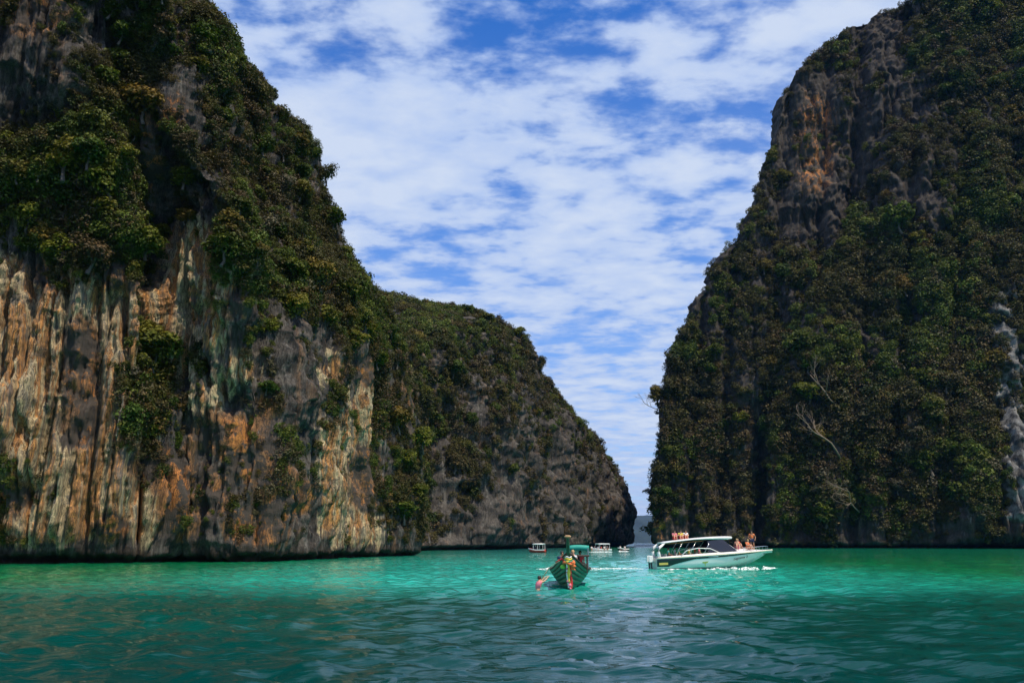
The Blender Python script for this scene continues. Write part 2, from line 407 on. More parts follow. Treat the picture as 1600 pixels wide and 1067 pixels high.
# ------------------------------------------------------------------ far island
def island():
    nx, ny = 90, 30
    x = np.linspace(-800, 4200, nx); y = np.linspace(-900, 900, ny); X, Y = np.meshgrid(x, y)
    h = np.interp(X, [-800, 0, 700, 1000, 1250, 1600, 2400, 4200], [-5, 60, 215, 190, 160, 230, 320, -5])*1.0
    h = h*np.clip(1-(Y/900)**2, 0, 1)**.7+fbm(X/300, Y/300, 0, 4)*26-6
    V = np.stack([X, Y+6000, h], -1).reshape(-1, 3); idx = np.arange(nx*ny).reshape(ny, nx)
    Q = np.stack([idx[:-1, :-1], idx[:-1, 1:], idx[1:, 1:], idx[1:, :-1]], -1).reshape(-1, 4)
    o = obj('far_island', mesh_np('far_island', V, Q, True), mat('island_forest', (.02, .035, .025), .9, grime=.5, gscale=.01))
    tag(o, 'low blue hazy island seen through the channel between the cliffs', kind='structure')
island()

# ------------------------------------------------------------------ sea
def sea():
    ang = np.r_[np.linspace(-180, -42, 30)[:-1], np.linspace(-42, 42, 500), np.linspace(42, 180, 30)[1:]]
    r = np.r_[[.5, 3], np.geomspace(7, 420, 440), np.geomspace(440, 16000, 40)]
    A, Rr = np.meshgrid(np.radians(ang), r); X = Rr*np.sin(A); Y = Rr*np.cos(A)
    h = np.zeros_like(X); rs = np.random.RandomState(5)
    for i in range(26):
        lam = rs.uniform(.35, 2.4); th = rs.normal(1.25, .6)+math.pi/2*0
        kx, ky = math.cos(th), math.sin(th); k = 2*math.pi/lam
        fade = np.clip(lam/(Rr*.009)-1.2, 0, 1)
        h += .0095*lam**.8*np.sin(k*(kx*X+ky*Y)+rs.uniform(0, 6.3)+1.6*pn(X/7+i, Y/7, 0))*fade
    h *= .55+.8*np.clip(pn(X/9, Y/16, 3)+.5, 0, 1.2)
    h += .045*fbm(X/1.1, Y/.55, 0, 3)*np.clip(60/Rr-.15, 0, 1)
    h *= np.cos(np.clip(np.radians(np.abs(np.degrees(A))-38)*12, 0, math.pi/2))
    V = np.stack([X, Y, h], -1).reshape(-1, 3); nr, nc = X.shape; idx = np.arange(nr*nc).reshape(nr, nc)
    Q = np.stack([idx[:-1, :-1], idx[:-1, 1:], idx[1:, 1:], idx[1:, :-1]], -1).reshape(-1, 4)[:, ::-1]
    m = bpy.data.materials.new('lagoon_water'); m.use_nodes = True; t = NT(m.node_tree); b = t.n['Principled BSDF']
    pos = t.add('ShaderNodeNewGeometry').outputs['Position']; sp = t.add('ShaderNodeSeparateXYZ', {0: pos}); x, y = sp.outputs[0], sp.outputs[1]
    wob = t.math('MULTIPLY', t.math('SUBTRACT', t.noise(t.scalev(pos, (.35, 1, 1)), .06, 4, .55), .5), 20.0)
    yy = t.math('ADD', y, wob)
    yy = t.math('ADD', yy, t.math('MULTIPLY', t.math('ABSOLUTE', t.math('SUBTRACT', x, 6.0)), -.16))
    sand = t.maprange(yy, 30, 54, 0, 1, True)                      # deep channel near, sand flat beyond
    far = t.maprange(y, 90, 330, 0, 1, True)
    side = t.maprange(t.math('ABSOLUTE', t.math('SUBTRACT', x, 3.0)), 6, 42, 0, 1, True)
    deep = t.mix(t.maprange(y, 12, 34), (.0, .036, .036), (.0, .062, .045))
    shal = t.mix(side, (.02, .42, .33), (.003, .19, .065))
    c = t.mix(sand, deep, shal)
    off = t.mix(side, (.012, .17, .17), (.006, .24, .13))
    c = t.mix(far, c, off)
    c = t.mix(t.maprange(y, 420, 900, 0, 1), c, (.01, .07, .12))
    patch = t.noise(t.scalev(pos, (.25, .8, 1), (5, 3, 0)), .12, 4, .6)
    c = t.mix(t.math('MULTIPLY', t.maprange(patch, .5, .68), .38), c, (.004, .09, .07))
    t.l.new(c, b.inputs['Base Color']); b.inputs['Roughness'].default_value = .02; b.inputs['IOR'].default_value = 1.33
    b.inputs['Specular IOR Level'].default_value = .32
    n1 = t.noise(t.scalev(pos, (.42, 1.3, 1)), 3.4, 5, .62, .2); n2 = t.noise(t.scalev(pos, (.22, .9, 1)), .7, 3, .5, .3)
    n3 = t.noise(t.scalev(pos, (.30, 1.2, 1), (9, 4, 0)), 1.7, 2, .5, .2)
    hh = t.math('ADD', t.math('MULTIPLY', n1, .022), t.math('ADD', t.math('MULTIPLY', n2, .115), t.math('MULTIPLY', n3, .095)))
    bp = t.add('ShaderNodeBump', {'Strength': 1.0, 'Distance': 1.0, 'Height': hh}); t.l.new(bp.outputs[0], b.inputs['Normal'])
    o = obj('sea', mesh_np('sea', V, Q, True), m); tag(o, 'rippled turquoise and dark green lagoon water', kind='structure')
sea()
# ------------------------------------------------------------------ foliage
def leaf_mat(name, cols, trans=.25):
    m = bpy.data.materials.new(name); m.use_nodes = True; t = NT(m.node_tree); b = t.n['Principled BSDF']
    rnd = t.add('ShaderNodeObjectInfo').outputs['Random']; tone = t.add('ShaderNodeAttribute', attribute_name='tone').outputs['Fac']
    ramp = t.add('ShaderNodeValToRGB', {0: rnd}); cr = ramp.color_ramp; cr.interpolation = 'LINEAR'
    while len(cr.elements) < len(cols): cr.elements.new(.5)
    for i, c in enumerate(cols): cr.elements[i].position = i/(len(cols)-1); cr.elements[i].color = (*c, 1)
    v = t.maprange(tone, 0, 1, .15, 1.42)
    hs = t.add('ShaderNodeHueSaturation', {'Hue': t.maprange(tone, 0, 1, .515, .485), 'Saturation': 1.0, 'Value': v, 'Color': ramp.outputs[0]})
    t.l.new(hs.outputs[0], b.inputs['Base Color']); b.inputs['Roughness'].default_value = .6; b.inputs['Specular IOR Level'].default_value = .25
    tr = t.add('ShaderNodeBsdfTranslucent', {'Color': hs.outputs[0]})
    mx = t.add('ShaderNodeMixShader', {0: trans, 1: b.outputs[0], 2: tr.outputs[0]})
    t.l.new(mx.outputs[0], t.n['Material Output'].inputs[0]); return m
GREEN = leaf_mat('green_leaves', [(0.041, 0.073, 0.007), (0.074, 0.118, 0.007), (0.135, 0.147, 0.011), (0.046, 0.083, 0.011), (0.189, 0.167, 0.015), (0.061, 0.118, 0.009), (0.203, 0.132, 0.019), (0.088, 0.132, 0.018)])
SCRUBG = leaf_mat('scrub_leaves', [(0.028, 0.044, 0.007), (0.051, 0.073, 0.008), (0.095, 0.100, 0.012), (0.038, 0.059, 0.011), (0.130, 0.106, 0.016), (0.043, 0.079, 0.009), (0.142, 0.089, 0.019), (0.061, 0.094, 0.016)])
BROWN = leaf_mat('dry_leaves', [(.095, .064, .026), (.080, .068, .024), (.125, .082, .030), (.095, .092, .030), (.130, .110, .065)], .1)
BARK = mat('bark', (.10, .085, .07), .9, grime=.5, gscale=3, bump=.02)
DEAD = mat('dead_wood', (.24, .18, .13), .9, grime=.4, gscale=3, bump=.02)

def leaves_mesh(name, lobes, n, size, m, seed, flat=.75, twigs=0):
    rs = np.random.RandomState(seed)
    L = np.array(lobes); vol = L[:, 3]**2; pick = rs.choice(len(L), n, p=vol/vol.sum())
    d = rs.normal(size=(n, 3)); d /= np.linalg.norm(d, axis=1)[:, None]; d[:, 2] = np.where(rs.rand(n) < .75, np.abs(d[:, 2]), d[:, 2])
    rr = L[pick, 3]*(rs.uniform(.55, 1.1, n))
    c = L[pick, :3]+d*rr[:, None]*[1, 1, flat]
    nn = d+rs.normal(scale=.55, size=(n, 3))+[0, 0, .35]; nn /= np.linalg.norm(nn, axis=1)[:, None]
    a = np.cross(nn, rs.normal(size=(n, 3))); a /= np.linalg.norm(a, axis=1)[:, None]; b = np.cross(nn, a)
    s = size*rs.uniform(.55, 1.35, n)[:, None]
    V = np.stack([c-a*s, c+b*s*.55, c+a*s, c-b*s*.55+nn*s*.2], 1).reshape(-1, 3)
    Q = np.arange(n*4).reshape(n, 4)
    me = mesh_np(name, V, Q, False, [m])
    tone = np.clip(rs.rand(len(L))[pick]*.55+rs.rand(n)*.45, 0, 1)
    A = me.attributes.new('tone', 'FLOAT', 'POINT'); A.data.foreach_set('value', np.repeat(tone, 4).astype(np.float32))
    return me
def lobes(seed, k, dome=.62, spread=.60):
    rs = np.random.RandomState(seed); out = [(0, 0, .05, .55), (.1, -.1, -.3, .4)]
    for i in range(k):
        a = rs.uniform(0, 6.28); r = spread*math.sqrt(rs.rand()); z = dome*(1-(r/.75)**2)*rs.uniform(-.6, 1.1)-.08
        out.append((r*math.cos(a), r*math.sin(a), z, rs.uniform(.22, .42)))
    return out
CROWN_G = [leaves_mesh('crown_leaves', lobes(s, 12), 2300, .075, GREEN, s, .85) for s in range(100, 106)]
CROWN_B = [leaves_mesh('dry_crown_leaves', lobes(s, 10), 1500, .06, BROWN, s, .85) for s in range(120, 123)]
def trunk_mesh(seed, m):
    rs = random.Random(seed); b = MB()
    p = [Vector((0, 0, -.95))]
    for i in range(4): p.append(p[-1]+Vector((rs.uniform(-.09, .09), rs.uniform(-.09, .09), .26)))
    b.tube(p, [.075, .06, .05, .04, .03], 6)
    for i in range(5):
        a = rs.uniform(0, 6.28); q = p[2+i % 3]
        b.tube([q, q+Vector((.2*math.cos(a), .2*math.sin(a), .18)), q+Vector((.5*math.cos(a+.3), .5*math.sin(a+.3), .34))], [.032, .022, .008], 5)
    me = bpy.data.meshes.new('trunk'); me.from_pydata(b.v, [], b.f); me.materials.append(m); me.update(); return me
TRUNKS = [trunk_mesh(s, BARK) for s in range(4)]
# low scrub used for the uncountable ground cover on the rock
pc = bpy.data.collections.new('scrub_kinds')
SCR = []
SCRUBY = leaf_mat('bright_scrub_leaves', [(.095, .120, .014), (.060, .110, .012), (.130, .140, .020), (.075, .125, .014)])
SCRUBO = leaf_mat('olive_scrub_leaves', [(.075, .070, .018), (.090, .085, .020), (.060, .062, .016), (.105, .088, .024)])
for i, (mm, s_) in enumerate(((SCRUBG, .10), (SCRUBG, .07), (SCRUBY, .10), (SCRUBY, .075), (SCRUBO, .09), (SCRUBO, .065))):
    SCR.append(bpy.data.objects.new('scrub_a%d' % i, leaves_mesh('scrub_leaves', lobes(200+i, 5+i % 3*2), 420 if s_ > .08 else 700, s_, mm, 200+i, (.8, 1.25)[i % 2])))
for i in range(3): SCR.append(bpy.data.objects.new('scrub_b%d' % i, leaves_mesh('dry_scrub_leaves', lobes(210+i, 6), 300, .085, BROWN, 210+i, .8)))
for o in SCR: pc.objects.link(o)

def gn_scatter():
    ng = bpy.data.node_groups.new('scrub_scatter', 'GeometryNodeTree')
    ng.interface.new_socket('Geometry', in_out='INPUT', socket_type='NodeSocketGeometry')
    ng.interface.new_socket('Geometry', in_out='OUTPUT', socket_type='NodeSocketGeometry')
    t = NT(ng); gi = t.add('NodeGroupInput'); go = t.add('NodeGroupOutput')
    ci = t.add('GeometryNodeCollectionInfo', {0: pc, 1: True, 2: True})
    na = lambda n, ty: t.add('GeometryNodeInputNamedAttribute', {0: n}, data_type=ty).outputs['Attribute']
    e2r = t.add('FunctionNodeEulerToRotation', {0: na('rot', 'FLOAT_VECTOR')})
    ip = t.add('GeometryNodeInstanceOnPoints', {'Points': gi.outputs[0], 'Instance': ci.outputs[0], 'Pick Instance': True,
        'Instance Index': na('pick', 'INT'), 'Rotation': e2r.outputs[0], 'Scale': na('scl', 'FLOAT')})
    t.l.new(ip.outputs[0], go.inputs[0]); return ng
GN = gn_scatter()

BROWNS = [(1340, 700, 150, 110), (1140, 720, 110, 120), (230, 730, 90, 90), (425, 560, 40, 70), (300, 250, 90, 80), (120, 330, 90, 50), (600, 640, 40, 80),
          (1500, 620, 90, 70), (1290, 170, 110, 80), (420, 300, 60, 60), (820, 760, 130, 80), (330, 640, 70, 100), (430, 780, 80, 60), (760, 640, 90, 60)]
def brownness(px, py):
    b = np.zeros_like(px)
    for x, y, a, c in BROWNS: b = np.maximum(b, np.exp(-((px-x)/a)**2-((py-y)/c)**2))
    return b
ZONES = {'left_cliff': 'left cliff', 'middle_cliff': 'middle headland', 'right_cliff': 'right cliff', 'right_buttress': 'nearer right buttress'}
trees = 0
def plant(cn, nscrub, smin, smax, ntree, tmin, tmax, sep, seed):
    """smin.. in metres; trees at least sep photo-pixels apart"""
    global trees
    V, nn, px, py = CL[cn]; rs = np.random.RandomState(seed)
    view = V-np.array([0, 0, CAMZ]); dist = np.linalg.norm(view, axis=2); fac = -(view*nn).sum(2)/dist
    ok = (px > -60) & (px < 1660) & (py > -80) & (V[..., 2] > 2.5) & (fac > -.25)
    patch = fbm(V[..., 0]/(4*smax), V[..., 1]/(4*smax), V[..., 2]/(9*smax), 4, .6)
    dens = survey(VEGA, px, py); upf = np.clip(nn[..., 2]+.25, 0, .6)
    d2 = np.clip(dens*1.2+patch*.95-{'left_cliff': .36, 'middle_cliff': .40, 'right_cliff': .36, 'right_buttress': .31}[cn]+upf*.35, 0, 1)**1.5
    d2 = np.where(dens < .06, 0, d2)*ok
    fl = d2.ravel(); P = V.reshape(-1, 3); Nn = nn.reshape(-1, 3); PX = px.ravel(); PY = py.ravel()
    i = rs.choice(len(fl), nscrub, p=fl/fl.sum())
    br = brownness(PX[i], PY[i]); isb = rs.rand(nscrub) < np.clip(.10+.62*br+.25*(1-dens.ravel()[i]), 0, .9)
    pts = P[i]+Nn[i]*.25*smin+rs.normal(scale=.25*smin, size=(nscrub, 3))
    me = bpy.data.meshes.new('scrub_points'); me.vertices.add(nscrub); me.vertices.foreach_set('co', pts.astype(np.float32).ravel())
    hue = fbm(pts[:, 0]/(6*smax), pts[:, 1]/(6*smax), pts[:, 2]/(6*smax), 3)+rs.normal(scale=.16, size=nscrub)+{'left_cliff': .10, 'right_buttress': .04}.get(cn, -.02)
    kind_ = np.where(hue > .20, 2, np.where(hue < -.12, 4, 0))
    pick = np.where(isb, 6+rs.randint(0, 3, nscrub), kind_+rs.randint(0, 2, nscrub)).astype(np.int32)
    scl = (smin+(smax-smin)*rs.rand(nscrub)**2.4*1.25*(.4+.6*fl[i])).astype(np.float32)
    rot = np.stack([rs.normal(scale=.3, size=nscrub), rs.normal(scale=.3, size=nscrub), rs.uniform(0, 6.28, nscrub)], 1).astype(np.float32)
    me.attributes.new('pick', 'INT', 'POINT').data.foreach_set('value', pick)
    me.attributes.new('scl', 'FLOAT', 'POINT').data.foreach_set('value', scl)
    me.attributes.new('rot', 'FLOAT_VECTOR', 'POINT').data.foreach_set('vector', rot.ravel())
    o = obj('cliff_scrub', me); md = o.modifiers.new('scatter', 'NODES'); md.node_group = GN
    tag(o, 'dense green and brown scrub clinging all over the '+ZONES[cn], 'scrub', kind='stuff')
    # trees one can tell apart
    dt = fl**1.5*(dens.ravel() > .48)*(fac.ravel() > -.1)*(PY > -30)*(PX > -30)*(PX < 1630); got = []
    for k in rs.choice(len(fl), 30000, p=dt/dt.sum()):
        if all((PX[k]-a)**2+(PY[k]-b)**2 > sep**2 for a, b in got):
            got.append((PX[k], PY[k])); trees += 1
            r = tmin+(tmax-tmin)*rs.rand()**1.4; brown = rs.rand() < .08+.5*brownness(PX[k:k+1], PY[k:k+1])[0]
            n_ = Nn[k]; base = P[k]+n_*np.array([1, 1, .3])*.30*r+[0, 0, .15*r]
            t_ = empty('cliff_shrub' if brown else 'cliff_tree', base-np.array([0, 0, 0]), (rs.normal(scale=.18), rs.normal(scale=.18), rs.uniform(0, 6.28)))
            t_.scale = (r, r, r*rs.uniform(.8, 1.1))
            size = 'large' if r > tmin+.55*(tmax-tmin) else ('small' if r < tmin+.2*(tmax-tmin) else 'medium')
            x_, y_ = PX[k], PY[k]
            vz = next(n for lim, n in ((90, 'at the top of'), (200, 'high up on'), (320, 'fairly high on'), (450, 'halfway up'), (580, 'fairly low on'), (700, 'low on'), (2000, 'near the water on')) if y_ < lim)
            lo, hi = {'left_cliff': (0, 660), 'middle_cliff': (600, 990), 'right_cliff': (1020, 1430), 'right_buttress': (1180, 1600)}[cn]
            hz = ('the left edge', 'the left side', 'the middle', 'the right side', 'the right edge')[int(min(4.99, max(0, (x_-lo)/(hi-lo)*5)))]
            kind = 'dry brown bush' if brown else 'leafy green tree'
            tag(t_, f'{size} {kind} {vz} {hz} of {ZONES[cn]}', 'bush' if brown else 'tree', f'{kind}{"e" if brown else ""}s growing on the {ZONES[cn]}')
            link(bpy.data.objects.new('crown', random.choice(CROWN_B if brown else CROWN_G)), t_)
            tr = link(bpy.data.objects.new('trunk', random.choice(TRUNKS)), t_)
            if len(got) >= ntree: break
plant('left_cliff', 22000, .35, 2.1, 130, 1.8, 4.0, 32, 1)
plant('middle_cliff', 11000, .9, 4.0, 50, 3.0, 5.5, 26, 2)
plant('right_cliff', 14000, 1.3, 5.6, 55, 4.5, 8.0, 34, 3)
plant('right_buttress', 16000, 1.3, 6.2, 55, 5.0, 9.5, 38, 4)

def bare_tree(loc, dirv, L, r0, seed, label, gen=4, name='bare_tree'):
    rs = random.Random(seed); root = empty(name, loc); tag(root, label, 'dead tree'); tr = MB(); bs = []
    def grow(p, d, L, r, g, b):
        pts = [p]; n = 5
        for i in range(n):
            d = (d+Vector((rs.uniform(-1, 1), rs.uniform(-1, 1), rs.uniform(-.8, 1)))*.28).normalized(); pts.append(pts[-1]+d*L/n)
        b.tube(pts, [r*(1-.55*i/n) for i in range(n+1)], 6 if g > 2 else 4)
        if g > 0:
            for k in range(3):
                q = pts[2+k+(k == 2)*0]
                dd = (d+Vector((rs.uniform(-1, 1), rs.uniform(-1, 1), rs.uniform(-.7, 1)))*.9).normalized()
                if g == gen: nb = MB(); bs.append(nb)
                else: nb = b
                grow(q, dd, L*rs.uniform(.45, .7), r*.5, g-1, nb)
    grow(Vector((0, 0, 0)), Vector(dirv).normalized(), L, r0, gen, tr)
    tr.build('trunk', DEAD, root, True)
    for b in bs: b.build('branch', DEAD, root, True)
def on_cliff(cn, x, y):
    V, nn, px, py = CL[cn]; nr, nc = px.shape; d = (px-x)**2+(py-y)**2+((nn[..., 1] > 0)*1e6)
    k = np.unravel_index(np.argmin(d), d.shape); return V[k], nn[k]
for cn, x, y, dv, L, r, s, lb in (
    ('right_buttress', 1310, 712, (-.55, -.6, 1.1), 21, .45, 3, 'pale leafless tree leaning left low on the right cliff above the standing man'),
    ('right_buttress', 1300, 630, (-1, -.4, .55), 18, .4, 5, 'pale bare branch reaching left, above the leaning leafless tree on the right cliff'),
    ('right_buttress', 1345, 800, (-.5, -.6, .7), 18, .35, 8, 'low tangle of bare branches near the foot of the right cliff'),
    ('right_cliff', 1030, 640, (-1, -.3, .25), 9, .22, 6, 'dark bare snag jutting out over the channel from the left edge of the right cliff')):
    p, n = on_cliff(cn, x, y); bare_tree(p+n*2.0, dv, L, r, s, lb)
print('trees', trees)
# ------------------------------------------------------------------ boats and people
WHITE = mat('white_gelcoat', (.80, .80, .78), .25, grime=.08, coat=.3, gscale=2)
CREAM = mat('cream_rail', (.74, .66, .50), .4, grime=.15)
BLACK = mat('black_gloss', (.012, .014, .016), .2, coat=.3)
GLASSD = mat('tinted_glass', (.03, .03, .05), .05, grime=.1)
ORANGE = mat('orange_canvas', (.62, .20, .05), .7)
STEEL = mat('stainless', (.6, .6, .6), .25, metal=1)
SEATM = mat('seat_vinyl', (.30, .32, .30), .6)
FOAM = mat('foam', (.86, .9, .9), .7, grime=.12, gscale=1.5)
_b = FOAM.node_tree.nodes['Principled BSDF']; _t = NT(FOAM.node_tree)
_n = _t.noise(_t.scalev(_t.add('ShaderNodeNewGeometry').outputs['Position'], (.7, 1.3, 1)), 5.5, 5, .65)
_t.l.new(_t.maprange(_n, .44, .54), _b.inputs['Alpha'])
GOLD = mat('gold_print', (.55, .45, .10), .5)
LEAFP = mat('green_print', (.25, .38, .08), .5)
SKIN = mat('skin', (.62, .33, .21), .5, grime=.1); SKIN2 = mat('tanned_skin', (.42, .20, .11), .5, grime=.1)
HAIRD = mat('dark_hair', (.02, .014, .01), .6); HAIRB = mat('blond_hair', (.45, .30, .13), .6)
RED = mat('red_paint', (.55, .05, .03), .4, grime=.2)
TEAL = mat('teal_canvas', (.02, .36, .29), .6, grime=.15)
DKWOOD = mat('dark_wood', (.06, .035, .025), .7, grime=.4, gscale=9)
CLOTH = {n: mat('cloth_'+n, c, .85, grime=.15) for n, c in dict(orange=(.80, .20, .06), navy=(.02, .03, .09), white=(.8, .8, .8), pink=(.80, .22, .28), red=(.6, .04, .04),
    green=(.06, .30, .16), yellow=(.75, .62, .08), purple=(.25, .06, .18), teal=(.08, .35, .33), blue=(.05, .15, .5)).items()}
PNK = CLOTH['pink']

def skin_mesh(name, pts, edges, radii, sub=1):
    me = bpy.data.meshes.new(name); me.from_pydata([tuple(p) for p in pts], edges, []); o = bpy.data.objects.new('tmp', me); COL.objects.link(o)
    md = o.modifiers.new('s', 'SKIN'); md.use_smooth_shade = True
    for i, r in enumerate(radii):
        sv = me.skin_vertices[0].data[i]; sv.radius = (r, r) if not isinstance(r, tuple) else r; sv.use_root = (i == 0)
    s = o.modifiers.new('u', 'SUBSURF'); s.levels = sub; s.render_levels = sub
    dg = bpy.context.evaluated_depsgraph_get(); dg.update(); out = bpy.data.meshes.new_from_object(o.evaluated_get(dg)); out.name = name
    bpy.data.objects.remove(o); return out
def person(label, loc, rz, pose, parent_kind=None, skin=None, hair=None, top=None, bottom=None, longhair=False, group=None, scale=1.0, hat=None):
    """local +X is forward, z=0 the seat or the soles; pose gives joints"""
    skin = skin or SKIN; hair = hair or HAIRD
    J = dict(pose); root = empty('person', loc, (0, 0, rz)); root.scale = (scale,)*3; tag(root, label, 'person', group)
    order = ['pelvis', 'waist', 'chest', 'neck', 'head', 'crown', 'shL', 'elL', 'wrL', 'haL', 'shR', 'elR', 'wrR', 'haR', 'hipL', 'knL', 'anL', 'toL', 'hipR', 'knR', 'anR', 'toR', 'nose']
    h = Vector(J['head']); ne = Vector(J['neck']); fw = Vector(J.get('face', (1, 0, 0))).normalized(); up = (h-ne).normalized()
    J['crown'] = h+up*.10; J['nose'] = h+fw*.115-up*.01
    for s in 'LR':
        e, wr = Vector(J['el'+s]), Vector(J['wr'+s]); J['ha'+s] = wr+(wr-e).normalized()*.09
    P = [Vector(J[k]) for k in order]; I = {k: i for i, k in enumerate(order)}
    E_ = [('pelvis', 'waist'), ('waist', 'chest'), ('chest', 'neck'), ('neck', 'head'), ('head', 'crown'), ('head', 'nose')]
    for s in 'LR': E_ += [('chest', 'sh'+s), ('sh'+s, 'el'+s), ('el'+s, 'wr'+s), ('wr'+s, 'ha'+s), ('pelvis', 'hip'+s), ('hip'+s, 'kn'+s), ('kn'+s, 'an'+s), ('an'+s, 'to'+s)]
    RD = dict(pelvis=.135, waist=.12, chest=.15, neck=.06, head=.098, crown=.07, nose=.02, sh=.065, el=.045, wr=.03, ha=.036, hip=.095, kn=.062, an=.042, to=.036)
    rr = [RD.get(k, RD.get(k[:-1], .05)) for k in order]
    me = skin_mesh('body', P, [(I[a], I[b]) for a, b in E_], rr)
    import bmesh
    mb = MB()                                   # five fingers a hand, curled
    for s, sg in (('L', 1), ('R', -1)):
        wr, ha = Vector(J['wr'+s]), Vector(J['ha'+s]); d = (ha-wr).normalized(); a = d.cross(Vector((0, 0, 1)))
        a = a.normalized() if a.length > .1 else Vector((0, 1, 0)); n = a.cross(d)
        for f, (o_, l) in enumerate(((-.03, .062), (-.01, .075), (.01, .07), (.03, .055))):
            q = ha+a*o_; mb.tube([q, q+d*l*.5-n*.008, q+d*l-n*.03], [.011, .010, .007], 5)
        q = wr+d*.03+a*.03*sg; mb.tube([q, q+a*.03*sg+d*.025, q+a*.035*sg+d*.055-n*.015], [.012, .011, .008], 5)
    bm = bmesh.new(); bm.from_mesh(me); vs = [bm.verts.new(v) for v in mb.v]
    for f in mb.f:
        try: bm.faces.new([vs[i] for i in f])
        except ValueError: pass
    bm.to_mesh(me); bm.free(); me.polygons.foreach_set('use_smooth', [True]*len(me.polygons))
    obj('body', me, skin, root)
    hb = MB(); c = h+up*.03-fw*.02; hb.ball(c, (.108, .104, .115), 10, 8)
    if longhair: hb.tube([h-fw*.06+up*.02, h-fw*.10-up*.10, ne-fw*.09-Vector((0, 0, .12))], [.085, .07, .03], 8)
    hb.build('hair', hair, root, True)
    sd_ = up.cross(fw).normalized(); eb = None
    for sg in (-1, 1): MB().ball(h+fw*.094+sd_*.035*sg+up*.018, .012, 6, 5).build('eye', HAIRD, root, True)
    if hat: MB().ball(h+up*.06, (.125, .125, .08), 10, 6).build('hat', hat, root, True)
    def cover(name, keys, edges, grow, m):
        ii = {k: i for i, k in enumerate(keys)}
        obj(name, skin_mesh(name, [J[k] if not isinstance(k, tuple) else Vector(J[k[0]]).lerp(Vector(J[k[1]]), k[2]) for k in keys],
            [(ii[a], ii[b]) for a, b in edges], [RD.get(k, RD.get(k[:-1], .05))+grow if not isinstance(k, tuple) else RD.get(k[1][:-1], .06)*1.25+grow for k in keys]), m, root)
    if bottom:
        a, b = ('hipL', 'knL', .6), ('hipR', 'knR', .6)
        cover('shorts', ['pelvis', 'hipL', a, 'hipR', b], [('pelvis', 'hipL'), ('hipL', a), ('pelvis', 'hipR'), ('hipR', b)], .03, bottom)
    if top:
        a, b = ('shL', 'elL', .5), ('shR', 'elR', .5)
        cover('shirt', ['chest', 'waist', ('waist', 'pelvis', .6), 'shL', a, 'shR', b], [('chest', 'waist'), ('waist', ('waist', 'pelvis', .6)), ('chest', 'shL'), ('shL', a), ('chest', 'shR'), ('shR', b)], .03, top)
    return root
def sitting(arms='lap', lean=-.05):
    J = dict(pelvis=(0, 0, .13), waist=(lean*.4, 0, .32), chest=(lean, 0, .52), neck=(lean+.01, 0, .68), head=(lean+.04, 0, .83))
    for s, g in (('L', 1), ('R', -1)):
        J['sh'+s] = (lean, .19*g, .60); J['hip'+s] = (.03, .09*g, .11); J['kn'+s] = (.46, .12*g, .12); J['an'+s] = (.50, .12*g, -.30); J['to'+s] = (.66, .13*g, -.36)
        if arms == 'lap': J['el'+s] = (lean+.05, .24*g, .33); J['wr'+s] = (.26, .13*g, .24)
        else: J['el'+s] = (lean-.14, .26*g, .36); J['wr'+s] = (lean-.26, .25*g, .10)
    return J
def knees_up():
    J = dict(pelvis=(0, 0, .12), waist=(-.03, 0, .31), chest=(0, 0, .50), neck=(.03, 0, .66), head=(.07, 0, .81))
    for s, g in (('L', 1), ('R', -1)):
        J['sh'+s] = (0, .19*g, .58); J['hip'+s] = (.04, .09*g, .11); J['kn'+s] = (.34, .13*g, .46); J['an'+s] = (.52, .12*g, .05); J['to'+s] = (.68, .13*g, .04)
        J['el'+s] = (.10, .27*g, .38); J['wr'+s] = (.36, .10*g, .36)
    return J
def standing():
    J = dict(pelvis=(0, 0, .93), waist=(0, 0, 1.12), chest=(.0, 0, 1.33), neck=(.01, 0, 1.50), head=(.04, 0, 1.65))
    for s, g in (('L', 1), ('R', -1)):
        J['sh'+s] = (0, .20*g, 1.42); J['hip'+s] = (0, .10*g, .90); J['kn'+s] = (.02, .13*g, .50); J['an'+s] = (0, .15*g, .08); J['to'+s] = (.17, .17*g, .03)
    J['elL'] = (-.03, .33, 1.18); J['wrL'] = (.14, .30, .97); J['elR'] = (-.06, -.34, 1.17); J['wrR'] = (.16, -.22, 1.05)
    return J

def foam(name, label, path, width, hgt, seed, step=.12, thr=.0):
    """broken white water: lumpy patches over the sea along a path [(x,y,w)]"""
    P = np.array(path, float); Q_, u = spline(P, max(8, int(np.linalg.norm(np.diff(P[:, :2], axis=0), axis=1).sum()/step)))
    n = len(Q_); m_ = max(6, int(width/step)); T = np.gradient(Q_[:, :2], axis=0); T /= np.linalg.norm(T, axis=1)[:, None]
    nr = np.stack([-T[:, 1], T[:, 0]], 1); v = np.linspace(-1, 1, m_)
    XY = Q_[:, None, :2]+nr[:, None]*v[None, :, None]*Q_[:, None, 2:3]*width/2
    nz = fbm(XY[..., 0]/.55+seed, XY[..., 1]/.35, 0, 5, .6); env = 1-np.abs(v[None])**1.5
    ends = np.minimum(1, np.minimum(np.arange(n), n-1-np.arange(n))/(n*.12+1))[:, None]
    H = -.10+.16*env*ends+hgt*(env*.45*ends+nz*.9*(.3+.7*env))          # sinks below the surface at its ragged edges
    V = np.dstack([XY, H]).reshape(-1, 3); idx = np.arange(n*m_).reshape(n, m_)
    kk = (H[:-1, :-1] > -.12) | (H[1:, 1:] > -.12)
    F_ = np.stack([idx[:-1, :-1], idx[1:, :-1], idx[1:, 1:], idx[:-1, 1:]], -1)[kk]
    o = obj(name, mesh_np(name, V, F_, True), FOAM)
    rs = np.random.RandomState(int(seed)); b = MB()
    tag(o, label, kind='stuff'); return o

